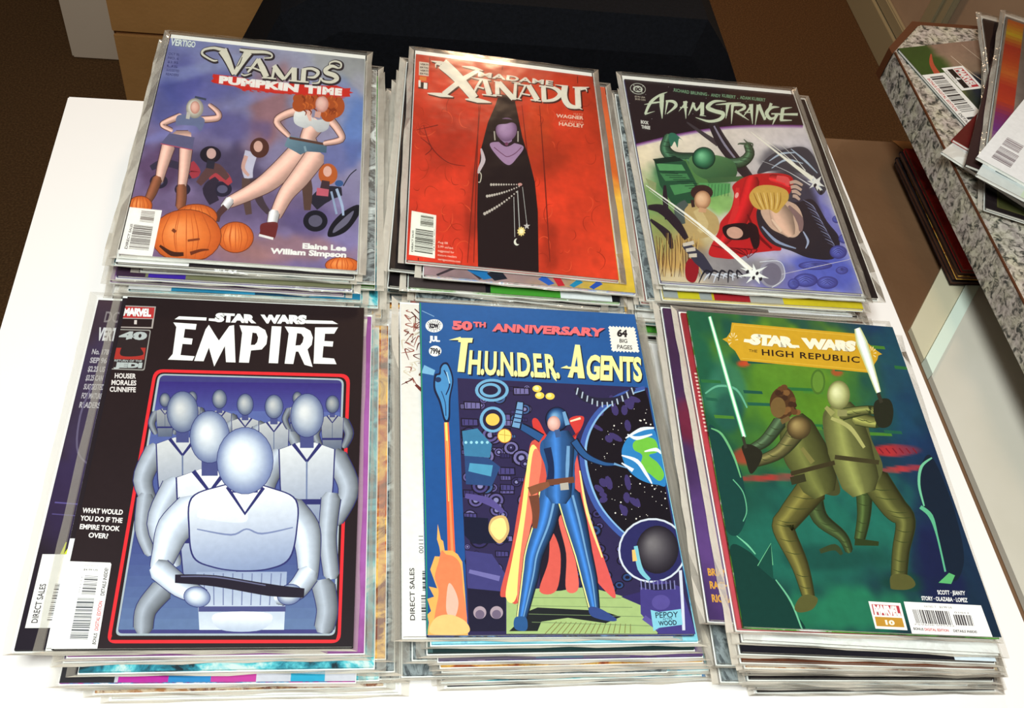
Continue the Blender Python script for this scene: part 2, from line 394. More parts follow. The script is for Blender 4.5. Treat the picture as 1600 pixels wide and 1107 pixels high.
class Art:
    """quad = the cover's corners TL,TR,BR,BL in drawing coordinates"""
    def __init__(s, quad, W=CW, L=CL, step=2.5e-6):
        s.H = homography(quad, [(0, L), (W, L), (W, 0), (0, 0)]); s.W, s.L = W, L
        s.V, s.F, s.C = [], [], []; s.z = 4e-5; s.step = step; s.f = (1, 0, 0)
        s.bb = []; s.mode = 'print'; s.G = []
    def frame(s, sc=1, ox=0, oy=0): s.f = (sc, ox, oy)
    def uv(s, p):
        x = p[0]/s.f[0]+s.f[1]; y = p[1]/s.f[0]+s.f[2]
        a, b, c = s.H @ (x, y, 1); return (a/c, b/c)
    def add(s, uvs, faces, cols):
        n = len(s.V); h = (s.W/2, s.L/2)
        # a shape lies one ink layer above whatever it overlaps
        us = [p[0] for p in uvs]; vs = [p[1] for p in uvs]; b = (min(us)-2e-5, min(vs)-2e-5, max(us)+2e-5, max(vs)+2e-5); lv = 1
        for q in s.bb:
            if q[4] >= lv and q[0] < b[2] and q[2] > b[0] and q[1] < b[3] and q[3] > b[1]: lv = q[4]+1
        s.bb.append((*b, lv)); z = 4e-5+lv*s.step; s.G += [s.mode]*len(faces)
        s.V += [(u-h[0], v-h[1], z) for u, v in uvs]
        s.F += [tuple(i+n for i in f) for f in faces]; s.C += cols
    def poly(s, pts, col, smooth=False, n=6):
        if smooth: pts = cat_rom(pts, True, n)
        q = clip_rect([s.uv(p) for p in pts], s.W, s.L)
        # drop consecutive duplicates
        r_ = [p for i, p in enumerate(q) if math.dist(p, q[i-1]) > 2e-6]
        if len(r_) >= 3:
            c = [*lin(col), 1]; s.add(r_, [tuple(range(len(r_)))], [c]*len(r_)); s.z += s.step
    def ell(s, x, y, rx, ry, col, rot=0, n=26, hole=None):
        cr, sr = math.cos(math.radians(rot)), math.sin(math.radians(rot))
        s.poly([(x+rx*math.cos(a)*cr-ry*math.sin(a)*sr, y+rx*math.cos(a)*sr+ry*math.sin(a)*cr)
                for a in [2*math.pi*k/n for k in range(n)]], col)
    def line(s, pts, wd, col, smooth=True, n=5, closed=False):
        """stroke; wd a width or list of widths (one per control point)"""
        P_ = [tuple(p[:2]) for p in pts]
        ws = list(wd) if isinstance(wd, (list, tuple)) else [wd]*len(P_)
        if smooth and len(P_) > 2:
            Q = cat_rom(P_, closed, n); m_ = len(Q)
            if closed: Q.append(Q[0]); ws = ws+[ws[0]]; m_ += 1
            W_ = np.interp(np.linspace(0, len(ws)-1, m_), range(len(ws)), ws)
        else:
            Q = P_+([P_[0]] if closed else []); W_ = ws+([ws[0]] if closed else [])
        L_, R_ = [], []
        for i, p in enumerate(Q):
            a = Q[max(i-1, 0)]; b = Q[min(i+1, len(Q)-1)]
            if closed and i in (0, len(Q)-1): a, b = Q[-2], Q[1]
            dx, dy = b[0]-a[0], b[1]-a[1]; l = math.hypot(dx, dy) or 1
            nx, ny = -dy/l*W_[i]/2, dx/l*W_[i]/2
            L_.append(s.uv((p[0]+nx, p[1]+ny))); R_.append(s.uv((p[0]-nx, p[1]-ny)))
        def cl(p): return (min(max(p[0], 0), s.W), min(max(p[1], 0), s.L))
        k = len(Q); uvs = [cl(p) for p in L_]+[cl(p) for p in R_]
        c = [*lin(col), 1]
        s.add(uvs, [(i, i+1, k+i+1, k+i) for i in range(k-1)], [c]*len(uvs)); s.z += s.step
    def tube(s, pts, wd, col, hi=1.28, lo=.62, n=5, side=1):
        """stroke with airbrushed modelling across it"""
        P_ = [tuple(p[:2]) for p in pts]; ws = list(wd)
        Q = cat_rom(P_, False, n) if len(P_) > 2 else [(P_[0][0]+(P_[1][0]-P_[0][0])*k/4, P_[0][1]+(P_[1][1]-P_[0][1])*k/4) for k in range(5)]
        W_ = np.interp(np.linspace(0, len(ws)-1, len(Q)), range(len(ws)), ws)
        prof = [(-1, .86), (-.6, 1.12), (-.25, hi), (.15, 1.0), (.6, .82), (1, lo)]
        # rounded ends
        d0 = math.dist(Q[0], Q[1]) or 1; d1 = math.dist(Q[-1], Q[-2]) or 1
        e0 = (Q[0][0]+(Q[0][0]-Q[1][0])/d0*W_[0]*.3, Q[0][1]+(Q[0][1]-Q[1][1])/d0*W_[0]*.3); e1 = (Q[-1][0]+(Q[-1][0]-Q[-2][0])/d1*W_[-1]*.3, Q[-1][1]+(Q[-1][1]-Q[-2][1])/d1*W_[-1]*.3)
        Q = [e0]+Q+[e1]; W_ = [W_[0]*.6]+list(W_)+[W_[-1]*.6]
        uvs, cols, fs = [], [], []; m_ = len(prof)
        for i, p in enumerate(Q):
            a = Q[max(i-1, 0)]; b = Q[min(i+1, len(Q)-1)]; dx, dy = b[0]-a[0], b[1]-a[1]; l = math.hypot(dx, dy) or 1
            nx, ny = -dy/l*W_[i]/2, dx/l*W_[i]/2
            if (nx+ny*.4)*side > 0: nx, ny = nx, ny
            sg = 1 if nx > 0 else -1
            for o, k in prof:
                u = s.uv((p[0]+nx*o*sg, p[1]+ny*o*sg)); uvs.append((min(max(u[0], 0), s.W), min(max(u[1], 0), s.L)))
                cols.append([*lin([min(255, c*k) for c in col]), 1])
        for i in range(len(Q)-1):
            for j in range(m_-1): fs.append((i*m_+j, i*m_+j+1, (i+1)*m_+j+1, (i+1)*m_+j))
        s.add(uvs, fs, cols)
    def ball(s, x, y, rx, ry, edge, mid, hi, rot=0, off=.3, n=26):
        """airbrushed oval, light from the upper left"""
        cr, sr = math.cos(math.radians(rot)), math.sin(math.radians(rot)); R_ = [1, .93, .8, .62, .42, .2, 0]
        uvs, cols, fs = [], [], []; E_, M_, H_ = [np.array(c, float) for c in (edge, mid, hi)]
        for q, f in enumerate(R_):
            t_ = 1-f; c = E_+(M_-E_)*min(1, t_*2.6) if t_ < .385 else M_+(H_-M_)*min(1, (t_-.385)/.5)
            c = [*lin(list(np.clip(c, 0, 255))), 1]
            for k in range(n if f else 1):
                a = 2*math.pi*k/n; px = rx*f*math.cos(a); py = ry*f*math.sin(a)
                u = s.uv((x+px*cr-py*sr-rx*off*t_, y+px*sr+py*cr-ry*off*t_)); uvs.append((min(max(u[0], 0), s.W), min(max(u[1], 0), s.L))); cols.append(c)
        for q in range(len(R_)-2):
            for k in range(n): fs.append((q*n+k, q*n+(k+1) % n, (q+1)*n+(k+1) % n, (q+1)*n+k))
        c0 = (len(R_)-1)*n; q = len(R_)-2
        for k in range(n): fs.append((q*n+k, q*n+(k+1) % n, c0))
        s.add(uvs, fs, cols)
    def plate(s, pts, c0, c1, ang=90, smooth=False, n=6):
        """polygon printed with a straight gradient from c0 to c1"""
        if smooth: pts = cat_rom(pts, True, n)
        pts = [tuple(p) for p in pts]; dx, dy = math.cos(math.radians(ang)), math.sin(math.radians(ang))
        pr_ = [p[0]*dx+p[1]*dy for p in pts]; a, b = min(pr_), max(pr_); q = pts
        K = 9
        for k in range(K):      # bands cut from the polygon
            lo_, hi_ = a+(b-a)*k/K, a+(b-a)*(k+1)/K+(b-a)*.002
            def cut(poly, lim, sg):
                out = []
                for i in range(len(poly)):
                    p0, p1 = poly[i-1], poly[i]; v0, v1 = sg*(p0[0]*dx+p0[1]*dy-lim), sg*(p1[0]*dx+p1[1]*dy-lim)
                    if (v0 >= 0) != (v1 >= 0): t_ = v0/(v0-v1); out.append((p0[0]+t_*(p1[0]-p0[0]), p0[1]+t_*(p1[1]-p0[1])))
                    if v1 >= 0: out.append(p1)
                return out
            c_ = cut(q, lo_, 1); c_ = cut(c_, hi_, -1) if len(c_) > 2 else []
            if len(c_) < 3: continue
            r_ = clip_rect([s.uv(p) for p in c_], s.W, s.L); r_ = [p for i, p in enumerate(r_) if math.dist(p, r_[i-1]) > 2e-6]
            if len(r_) < 3: continue
            inv = np.linalg.inv(s.H); cols = []
            for u, v in r_:
                X_, Y_, Z_ = inv @ (u, v, 1); x_ = (X_/Z_-s.f[1])*s.f[0]; y_ = (Y_/Z_-s.f[2])*s.f[0]; t_ = min(1, max(0, (x_*dx+y_*dy-a)/(b-a)))
                cols.append([*lin([c0[i]+(c1[i]-c0[i])*t_ for i in range(3)]), 1])
            s.add(r_, [tuple(range(len(r_)))], cols)
    def text(s, txt, quad, col, bold=.02, space=1.0, outline=None, ob=.05, shadow=None, sh=(0, 0)):
        """quad TL,TR,BR,BL: cap-height box of the line"""
        old = s.mode; s.mode = 'lettering'
        if shadow:
            q2 = [(p[0]+sh[0], p[1]+sh[1]) for p in quad]; s.text(txt, q2, shadow, max(bold, ob), space)
        if outline: s.text(txt, quad, outline, bold+ob, space)
        V, F, x0, x1, y0, y1 = glyphs(txt, bold, space)
        if outline is None: pass
        h = homography([(x0, y1), (x1, y1), (x1, y0), (x0, y0)], quad)
        out = []
        for x, y in V:
            a, b, c = h @ (x, y, 1); u = s.uv((a/c, b/c)); out.append((min(max(u[0], 0), s.W), min(max(u[1], 0), s.L)))
        c = [*lin(col), 1]; s.add(out, F, [c]*len(out)); s.mode = old
    def raster(s, base, blobs=(), nz=0, seed=1, nx=110, ny=168, region=None, ncol=None):
        """soft painted ground: base corner colours TL,TR,BR,BL, then soft blobs (x,y,rx,ry,rot,col,alpha,soft)"""
        gx, gy = np.meshgrid(np.linspace(0, s.W, nx+1), np.linspace(s.L, 0, ny+1))
        Hi = np.linalg.inv(s.H); q = Hi @ np.stack([gx.ravel(), gy.ravel(), np.ones(gx.size)])
        X = ((q[0]/q[2]-s.f[1])*s.f[0]).reshape(gx.shape); Y = ((q[1]/q[2]-s.f[2])*s.f[0]).reshape(gx.shape)
        fu = (gx/s.W)[..., None]; fv = (1-gy/s.L)[..., None]
        B = [np.array(c, float) for c in base]
        I = B[0]*(1-fu)*(1-fv)+B[1]*fu*(1-fv)+B[2]*fu*fv+B[3]*(1-fu)*fv
        nf = noise2(nx+1, ny+1, seed)[..., None]-.5
        nf2 = noise2(nx+1, ny+1, seed+5, ((30, 1), (60, .8)))[..., None]-.5
        warp = noise2(nx+1, ny+1, seed+9, ((9, 1), (22, .6)))-.5
        for bl in blobs:
            x, y, rx, ry, rot, col, al, soft = bl
            cr, sr = math.cos(math.radians(rot)), math.sin(math.radians(rot))
            dx, dy = X-x, Y-y
            a = (dx*cr+dy*sr)/rx; b = (-dx*sr+dy*cr)/ry
            d = np.sqrt(a*a+b*b)+warp*soft*1.2
            k = np.clip((1+soft/2-d)/max(soft, .02), 0, 1); k = (k*k*(3-2*k)*al)[..., None]
            I = I*(1-k)+np.array(col, float)*k
        I = np.clip(I*(1+nz*nf*2+nz*.8*nf2), 0, 255)
        c = I/255.0; c = np.where(c <= .04045, c/12.92, ((c+.055)/1.055)**2.4)
        cols = np.concatenate([c.reshape(-1, 3), np.ones((c.size//3, 1))], 1).tolist()
        n0 = len(s.V); s.V += [(u-s.W/2, v-s.L/2, s.z) for u, v in zip(gx.ravel(), gy.ravel())]
        w_ = nx+1
        s.F += [(n0+j*w_+i, n0+(j+1)*w_+i, n0+(j+1)*w_+i+1, n0+j*w_+i+1) for j in range(ny) for i in range(nx)]; s.G += ['print']*(nx*ny)
        s.C += cols; s.z += s.step
    def bars(s, quad, n, seed, col=(30, 30, 30), vertical=True):
        """barcode; quad TL,TR,BR,BL; bars cross the quad from its top to its bottom side"""
        r = random.Random(seed); x = 0; cells = []
        while x < 1:
            a = r.choice([1, 1, 2, 3])/n/2.2; g = r.choice([1, 1, 2])/n/2.2; cells.append((x, min(x+a, 1))); x += a+g
        q = [np.array(p, float) for p in quad]; c = [*lin(col), 1]; uvs, fs = [], []
        for a, b in cells:
            k = len(uvs)
            for f_, top in ((a, 1), (b, 1), (b, 0), (a, 0)):
                p = (q[0]*(1-f_)+q[1]*f_) if top else (q[3]*(1-f_)+q[2]*f_); uvs.append(s.uv(p))
            fs.append((k, k+1, k+2, k+3))
        old = s.mode; s.mode = 'barcode'; s.add(uvs, fs, [c]*len(uvs)); s.mode = old
    def build(s, parent, z):
        C_ = np.array(s.C, dtype=np.float32)
        for grp, name in (('print', 'cover_print'), ('lettering', 'lettering'), ('barcode', 'barcode')):
            fs = [f for f, g in zip(s.F, s.G) if g == grp]
            if not fs: continue
            used = sorted({i for f in fs for i in f}); idx = {v: k for k, v in enumerate(used)}; V = [s.V[i] for i in used]; F = []
            for f in fs:      # all print faces up
                f = [idx[i] for i in f]; a = 0
                for i in range(len(f)):
                    p, q = V[f[i-1]], V[f[i]]; a += p[0]*q[1]-q[0]*p[1]
                F.append(f if a > 0 else f[::-1])
            me = bpy.data.meshes.new(name); me.from_pydata(V, [], F)
            at = me.color_attributes.new('Col', 'FLOAT_COLOR', 'POINT')
            at.data.foreach_set('color', C_[used].ravel())
            me.materials.append(M_ink); me.update()
            link(name, me, parent, (0, 0, z))

# ---------------------------------------------------------------- comic builder
def sleeve_mesh(full, seed, W=.1815, L0=-.1318, L1=.1425, th=.0028, iw=.1715, il0=-.1300, il1=.1390):
    """clear bag: milky welded margin ring sagging towards its edge, optional clear top sheet"""
    r = random.Random(seed); V, F, MI = [], [], []
    xs = [-W/2+W*i/10 for i in range(11)]; ys = [L0+(L1-L0)*j/16 for j in range(17)]
    loop = [(x, L0) for x in xs]+[(W/2, y) for y in ys[1:]]+[(x, L1) for x in xs[::-1][1:]]+[(-W/2, y) for y in ys[::-1][1:-1]]
    def inner(p): return (max(-iw/2, min(iw/2, p[0])), max(il0, min(il1, p[1])))
    N = len(loop)
    for p in loop: q = inner(p); V.append((q[0], q[1], th))
    for p in loop: V.append((p[0]+r.uniform(-.0006, .0006), p[1]+r.uniform(-.0006, .0006), th*.45+r.uniform(-.0003, .0004)))
    for p in loop: q = inner(p); V.append((q[0], q[1], .0001))
    for i in range(N):
        j = (i+1) % N
        F.append((i, N+i, N+j, j)); F.append((N+i, 2*N+i, 2*N+j, N+j))
    MI = [0]*len(F)
    if full:
        F.append(tuple(range(N))); MI.append(1)
    me = bpy.data.meshes.new('sleeve'); me.from_pydata(V, [], F)
    me.materials.append(M_margin); me.materials.append(M_clear)
    for p, k in zip(me.polygons, MI): p.material_index = k; p.use_smooth = False
    return me
_mc = {}
def cached(key, fn):
    if key not in _mc: _mc[key] = fn()
    return _mc[key]
def cover_mesh(mt, th, W=CW, L=CL):
    """folded cover: back sheet, spine and front sheet round the pages"""
    t_ = .00025; V, F = [], []
    prof = [(W/2, 0), (-W/2+.0006, 0), (-W/2, th*.3), (-W/2, th*.7), (-W/2+.0006, th), (W/2, th)]
    inn = [(W/2, t_), (-W/2+.001, t_), (-W/2+t_, th*.3), (-W/2+t_, th*.7), (-W/2+.001, th-t_), (W/2, th-t_)]
    for y in (-L/2, L/2):
        for p in prof: V.append((p[0], y, p[1]))
        for p in inn: V.append((p[0], y, p[1]))
    for i in range(5):
        F.append((i, 12+i, 12+i+1, i+1)); F.append((6+i, 6+i+1, 18+i+1, 18+i))
        F.append((i, i+1, 6+i+1, 6+i)); F.append((12+i, 12+6+i, 12+7+i, 12+i+1))
    F.append((0, 6, 18, 12)); F.append((5, 17, 23, 11))
    me = bpy.data.meshes.new('cover'); me.from_pydata(V, [], F); me.materials.append(mt)
    return me
def comic(x, y, z, rz, tx, ty, label, look, group=None, bagged=True, th=.0026, art=None, full=False, seed=0, name='comic_book', leaf=None):
    root = link(name, None, None, (x, y, z), (tx, ty, rz))
    tag(root, label, 'comic book', group)
    bt = 0
    if bagged:
        bt = .0006
        link('backing_board', cached(('board', full), lambda: box_mesh('backing_board', -.0846, .0846, -.1298, .1385 if full else .1325, .0001, .0006, M_board)), root)
        k = seed % 6
        s_ = cached(('sleeve', full, k, round(th, 4)), lambda: sleeve_mesh(full, k, L1=.1425 if full else .1375, il1=.1390 if full else .1335, th=bt+th+(.0009 if full else .0002)))
        link('sleeve', s_, root)
    mt = PR.get(look, None) or look
    cv = link('cover', cached(('cover', mt.name, round(th, 4)), lambda: cover_mesh(mt, th)), root, (0, 0, bt+.00005))
    link('pages', cached(('pages', round(th, 4), bool(leaf)), lambda: box_mesh('pages', -CW/2+.0012, CW/2-.0008, -CL/2+.0006, CL/2-.0006, .0003, th-.0003, leaf or M_paper)), root, (0, 0, bt+.00005))
    if art: art.build(cv, th)
    return root
ORD = ['topmost', 'second', 'third', 'fourth', 'fifth', 'sixth', 'seventh', 'eighth', 'ninth', 'tenth', 'eleventh', 'twelfth', 'thirteenth', 'fourteenth', 'fifteenth', 'sixteenth']
def stack(top, a, tx, ty, H, layers, toplabel, where, group, art, topkw, arts={}):
    """layers: top to bottom (dx, dy, drot in degrees, look, words); offsets in the cover's own axes"""
    n = len(layers); ca, sa = math.cos(a), math.sin(a)
    tilt = abs(tx)*CL/2+abs(ty)*CW/2
    tt, tb = topkw.get('th', .003)+(.0012 if topkw.get('bagged', True) else .0001), 0
    step = (H-tt)/(n-1)
    for i, (dx, dy, dr, look, words) in enumerate(layers):
        zb = H-tt if i == 0 else (n-1-i)*step
        f = zb/H
        dx2, dy2 = dx*ca-dy*sa, dx*sa+dy*ca
        z = zb+f*(dx*math.tan(-ty)+dy*math.tan(tx))+.0002
        gap = step*(1-tilt/H)
        th = min(.0045, gap-.0011)
        args = dict(seed=i)
        if i == 0:
            lab = toplabel; args.update(topkw); args['art'] = art
        else:
            lab = '%s, %s in %s' % (words, ORD[i], where)
            if i == n-1: lab = '%s, lowest in %s' % (words, where)
            args['th'] = th; args['art'] = arts.get(i)
        comic(top[0]+dx2, top[1]+dy2, z, a+math.radians(dr), tx*f, ty*f, lab, look, group, **args)
# ---------------------------------------------------------------- the six top covers (lettering as printed, pictures as plain generic stand-ins)
def stamp_box(A, quad, inner, bg=(250, 250, 248)):
    A.poly(quad, bg)
INKD = (34, 26, 28)

def art_pumpkin():
    A = Art([(264, 58), (571, 93), (557, 423), (185, 396)]); A.frame(2.406, 160, 30)
    A.raster([(124, 128, 178), (170, 168, 172), (132, 118, 164), (124, 92, 122)], [
        (640, 160, 150, 50, 5, (158, 150, 168), .7, .8), (900, 160, 110, 70, 0, (160, 158, 156), .8, .9), (620, 330, 70, 170, 15, (160, 108, 108), .75, .8),
        (380, 260, 150, 70, 0, (96, 96, 164), .6, .9), (300, 230, 60, 110, 10, (84, 84, 150), .6, .8), (890, 330, 60, 90, 0, (120, 140, 190), .6, .9),
        (960, 420, 60, 120, 0, (96, 126, 186), .8, .8), (380, 180, 190, 26, -12, (150, 156, 194), .6, .9), (560, 300, 160, 22, -20, (140, 140, 190), .5, .9), (300, 420, 160, 20, -14, (128, 130, 186), .5, .9), (850, 260, 90, 30, 10, (146, 150, 190), .6, .9), (240, 330, 60, 80, 0, (80, 86, 150), .6, .9), (480, 400, 120, 60, 0, (92, 84, 140), .6, .9),
        (420, 570, 200, 90, 10, (70, 58, 86), .75, .8), (210, 560, 80, 70, 0, (88, 60, 90), .7, .8), (880, 520, 90, 60, 0, (94, 100, 150), .7, .8),
        (620, 720, 330, 70, 4, (104, 86, 120), .8, .8), (700, 860, 280, 50, 4, (150, 112, 118), .8, .8), (500, 880, 120, 60, 0, (170, 122, 116), .6, .9),
        (800, 760, 120, 50, 0, (98, 84, 128), .7, .8)], .10, 3)
    # motorcycles and far riders, loosely blocked in
    for x, y, r in ((210, 610, 34), (300, 640, 30), (450, 640, 36)):
        A.ell(x, y, r, r*.8, (46, 40, 58)); A.ell(x, y, r*.55, r*.42, (96, 90, 116))
    A.line([(180, 560), (230, 540), (300, 560), (330, 600)], [20, 30, 26, 10], (60, 52, 72))
    A.line([(330, 540), (348, 575), (330, 590)], [26, 40, 20], (168, 60, 72)); A.line([(400, 600), (450, 590), (480, 620)], [20, 44, 20], (178, 66, 74))
    A.line([(360, 620), (420, 560), (470, 600)], [24, 40, 20], (98, 66, 66)); A.ell(405, 510, 40, 32, (40, 32, 42)); A.ell(408, 506, 18, 20, (206, 168, 160))
    A.line([(390, 545), (420, 550)], 30, (50, 46, 60)); A.line([(420, 690), (400, 640), (430, 600)], [40, 50, 20], (54, 44, 60))
    A.line([(560, 500), (545, 560), (550, 600)], [50, 44, 30], (196, 190, 206)); A.ell(590, 485, 36, 38, (88, 52, 44)); A.ell(585, 480, 17, 21, (214, 170, 156))
    A.line([(540, 515), (528, 560), (550, 590)], [16, 14, 10], (206, 160, 148)); A.line([(545, 600), (540, 660), (550, 735)], [44, 30, 24], (94, 70, 66))
    A.line([(570, 600), (590, 680), (625, 730)], [36, 30, 18], (74, 58, 66))
    # big bike at the right
    A.ell(800, 760, 46, 40, (30, 28, 38)); A.ell(800, 760, 26, 22, (96, 90, 110)); A.poly([(850, 820), (855, 780), (900, 730), (960, 700), (965, 735), (915, 800)], (28, 26, 34), True)
    A.poly([(868, 805), (876, 780), (925, 735), (945, 725), (920, 770)], (110, 104, 124), True)
    A.line([(790, 700), (840, 660), (900, 650)], [50, 60, 30], (44, 40, 52)); A.line([(880, 640), (900, 700), (905, 740)], [10, 10, 8], (168, 182, 206))
    A.line([(860, 650), (872, 700), (880, 735)], [8, 8, 8], (150, 164, 190)); A.line([(905, 630), (930, 590), (955, 568)], 4, (40, 40, 50)); A.ell(890, 620, 16, 12, (60, 90, 140))
    A.line([(805, 650), (850, 655)], 28, (196, 96, 112)); A.line([(760, 560), (770, 640), (770, 720)], [30, 40, 24], (92, 66, 58))
    A.ell(848, 585, 36, 40, (186, 96, 48)); A.ell(846, 575, 16, 20, (222, 176, 160)); A.line([(840, 610), (835, 640)], [30, 34], (70, 50, 56))
    def limb(p, w, c=(230, 184, 168)):
        A.line(p, [v+5 for v in w], (86, 50, 52)); A.tube(p, w, c, 1.14, .74)
    # plain figure at the left
    limb([(245, 480), (222, 560), (212, 610)], [50, 38, 26]); limb([(312, 490), (306, 560), (296, 640)], [48, 40, 28])
    limb([(205, 600), (185, 650), (170, 680)], [34, 34, 26], (150, 92, 66)); limb([(296, 632), (296, 670), (292, 705)], [36, 36, 34], (150, 92, 66))
    limb([(275, 440), (320, 440)], [40, 40]); A.poly([(250, 428), (345, 445), (336, 492), (216, 468)], (100, 96, 128)); A.line([(216, 468), (336, 492)], 3, (190, 80, 100))
    limb([(290, 365), (240, 385), (222, 398), (258, 418)], [24, 20, 16, 14]); limb([(370, 378), (430, 372), (432, 350), (400, 322)], [22, 22, 18, 12])
    A.poly([(285, 360), (378, 372), (368, 420), (345, 402), (290, 398), (275, 400)], (112, 118, 150), True)
    A.ball(345, 335, 33, 38, (150, 142, 130), (208, 200, 186), (232, 226, 210)); A.ball(346, 332, 18, 24, (190, 134, 120), (224, 174, 158), (236, 196, 180)); A.line([(322, 350), (318, 375)], 14, (198, 190, 178)); A.line([(345, 292), (388, 302)], 8, (70, 74, 90))
    # tall plain figure at the right, legs apart
    limb([(745, 500), (640, 600), (560, 650), (475, 690)], [86, 76, 56, 40], (232, 186, 170)); limb([(800, 520), (740, 600), (690, 660), (650, 740)], [80, 72, 58, 42], (232, 186, 170))
    limb([(478, 682), (458, 708)], [34, 32], (222, 216, 216)); limb([(645, 730), (638, 765)], [40, 38], (222, 216, 216))
    A.line([(462, 706), (436, 735), (432, 762)], [26, 22, 14], (86, 56, 56)); A.poly([(592, 800), (598, 770), (655, 765), (655, 800), (640, 828), (590, 815)], (112, 44, 44), True); A.line([(588, 812), (642, 826)], 9, (232, 226, 222))
    limb([(800, 400), (775, 440), (775, 470)], [70, 56, 66], (232, 186, 170)); A.plate([(700, 440), (845, 470), (842, 505), (770, 500), (745, 512), (684, 478)], (122, 148, 160), (76, 98, 116), 60); A.line([(703, 448), (842, 474)], 9, (96, 62, 50))
    A.line([(760, 480), (765, 500)], 8, (140, 160, 170))
    limb([(742, 345), (690, 360), (655, 388), (700, 440)], [30, 28, 24, 16]); limb([(850, 372), (888, 420), (898, 455), (835, 470)], [30, 26, 22, 16])
    A.plate([(725, 350), (765, 345), (800, 380), (850, 378), (848, 415), (812, 428), (785, 405), (760, 412), (722, 392)], (234, 232, 226), (186, 184, 186), 80, True); A.line([(775, 345), (782, 385)], [26, 8], (232, 186, 170))
    for x, y, rx, ry in ((770, 310, 50, 34), (830, 300, 60, 36), (868, 330, 44, 46), (760, 300, 44, 26), (850, 355, 30, 34), (740, 325, 26, 26)):
        A.ell(x, y, rx, ry, (176, 84, 40))
    for k in range(26):
        a = k*.61; x, y = 812+62*math.cos(a), 315+34*math.sin(a*1.3); A.line([(x, y), (x+10, y+9), (x+6, y+22)], [6, 5, 2], ((206, 108, 50), (140, 60, 30))[k % 2])
    A.ball(826, 322, 25, 31, (190, 136, 124), (226, 178, 166), (238, 200, 186)); A.line([(812, 350), (808, 372)], 22, (216, 166, 152))
    # pumpkins
    for x, y, rx, ry, sd in ((140, 700, 44, 34, 0), (350, 745, 80, 48, 1), (500, 820, 66, 56, 2), (315, 815, 130, 98, 3), (900, 925, 62, 28, 4)):
        A.ell(x, y, rx+3, ry+3, (120, 60, 34)); A.ball(x, y, rx, ry, (196, 92, 40), (222, 122, 56), (240, 156, 90))
        for k in (-.7, -.35, 0, .35, .7): A.line([(x+rx*k*.6, y-ry*.93), (x+rx*k, y), (x+rx*k*.7, y+ry*.85)], [2, 3.5, 2], (186, 88, 40))
        for k in (-.3, .2): A.line([(x+rx*k*.6, y-ry*.9), (x+rx*k, y), (x+rx*k*.8, y+ry*.7)], [2, 3, 2], (200, 100, 46))
    A.line([(215, 850), (260, 880), (305, 882)], [8, 18, 14], (70, 36, 26)); A.line([(330, 880), (370, 868), (400, 866)], [14, 10, 4], (110, 50, 30)); A.line([(262, 790), (275, 800)], 12, (120, 58, 34)); A.line([(320, 832), (365, 826)], 8, (130, 62, 36))
    # lettering
    A.mode = 'lettering'
    A.text('VERTIGO', [(255, 68), (348, 82), (345, 104), (250, 94)], (226, 230, 226), .04, outline=(90, 96, 120), ob=.05)
    for k, t_ in enumerate(('OCT 95', 'NO. 6', '$3.95', 'US', 'SUGGESTED', 'READERS')):
        y = 122+k*15.5; A.text(t_, [(246-k*2, y), (246+40+(k > 3)*8-k*2, y+5), (285+(k > 3)*8-k*2, y+14), (244-k*2, y+9)], (70, 70, 116), .02)
    A.frame(4.848, 250, 50)
    A.poly([(398, 318), (500, 330), (620, 345), (700, 372), (900, 388), (1100, 400), (1250, 412), (1340, 410), (1400, 432), (1446, 430), (1440, 455), (1470, 465), (1438, 472), (1445, 495), (1390, 498), (1250, 486), (1100, 478), (950, 470), (880, 468), (700, 440), (640, 446), (560, 412), (470, 400), (400, 385), (380, 372), (402, 352), (392, 338)], (206, 50, 38))
    for k in range(14): A.line([(620+k*58, 440+k*5), (650+k*58, 452+k*4)], [10, 3], (206, 50, 38))
    A.text('PUMPKIN', [(446, 332), (1056, 400), (1048, 456), (442, 384)], (240, 232, 224), .075, 1.05); A.text('TIME', [(1096, 404), (1384, 436), (1380, 484), (1092, 462)], (240, 232, 224), .075, 1.15)
    S = [([(432, 214), (402, 216), (352, 192), (312, 160), (332, 130), (400, 118), (450, 128), (505, 132)], [8, 14, 14, 17, 17, 20, 24, 10]),
         ([(468, 135), (510, 210), (556, 322)], [66, 50, 26]), ([(668, 150), (618, 225), (560, 322)], [62, 46, 26]), ([(598, 132), (690, 148), (790, 152), (842, 168), (842, 194), (785, 198)], [14, 26, 22, 14, 12, 8]),
         ([(742, 205), (700, 262), (662, 306)], [24, 20, 14]), ([(742, 205), (775, 275), (805, 342)], [30, 46, 44]), ([(645, 272), (700, 272), (765, 296)], [10, 12, 12]), ([(612, 318), (640, 330), (690, 315)], [8, 12, 6]), ([(770, 348), (842, 350)], [10, 12]),
         ([(868, 262), (850, 350)], [24, 18]), ([(862, 255), (905, 320), (940, 362)], [34, 40, 24]), ([(1010, 275), (940, 362)], [24, 18]), ([(1018, 272), (1016, 370)], [40, 40]), ([(822, 352), (880, 357)], [10, 10]), ([(975, 370), (1060, 378)], [12, 12]),
         ([(1092, 282), (1084, 378)], [36, 38]), ([(1082, 286), (1150, 280), (1200, 308), (1172, 345), (1118, 346)], [16, 20, 26, 20, 10]), ([(1052, 378), (1128, 384)], [12, 12]),
         ([(1352, 278), (1304, 262), (1258, 288), (1264, 312), (1322, 332), (1342, 360), (1300, 384), (1238, 376), (1222, 352)], [12, 24, 32, 34, 36, 34, 22, 16, 12]), ([(1290, 262), (1290, 238), (1330, 225), (1372, 240), (1372, 272), (1346, 278)], [8, 12, 14, 14, 12, 8]), ([(1216, 350), (1202, 388), (1150, 392)], [10, 14, 8])]
    for p, wd in S: A.line([(x+5, y+5) for x, y in p], [v+22 for v in wd], (48, 36, 42))
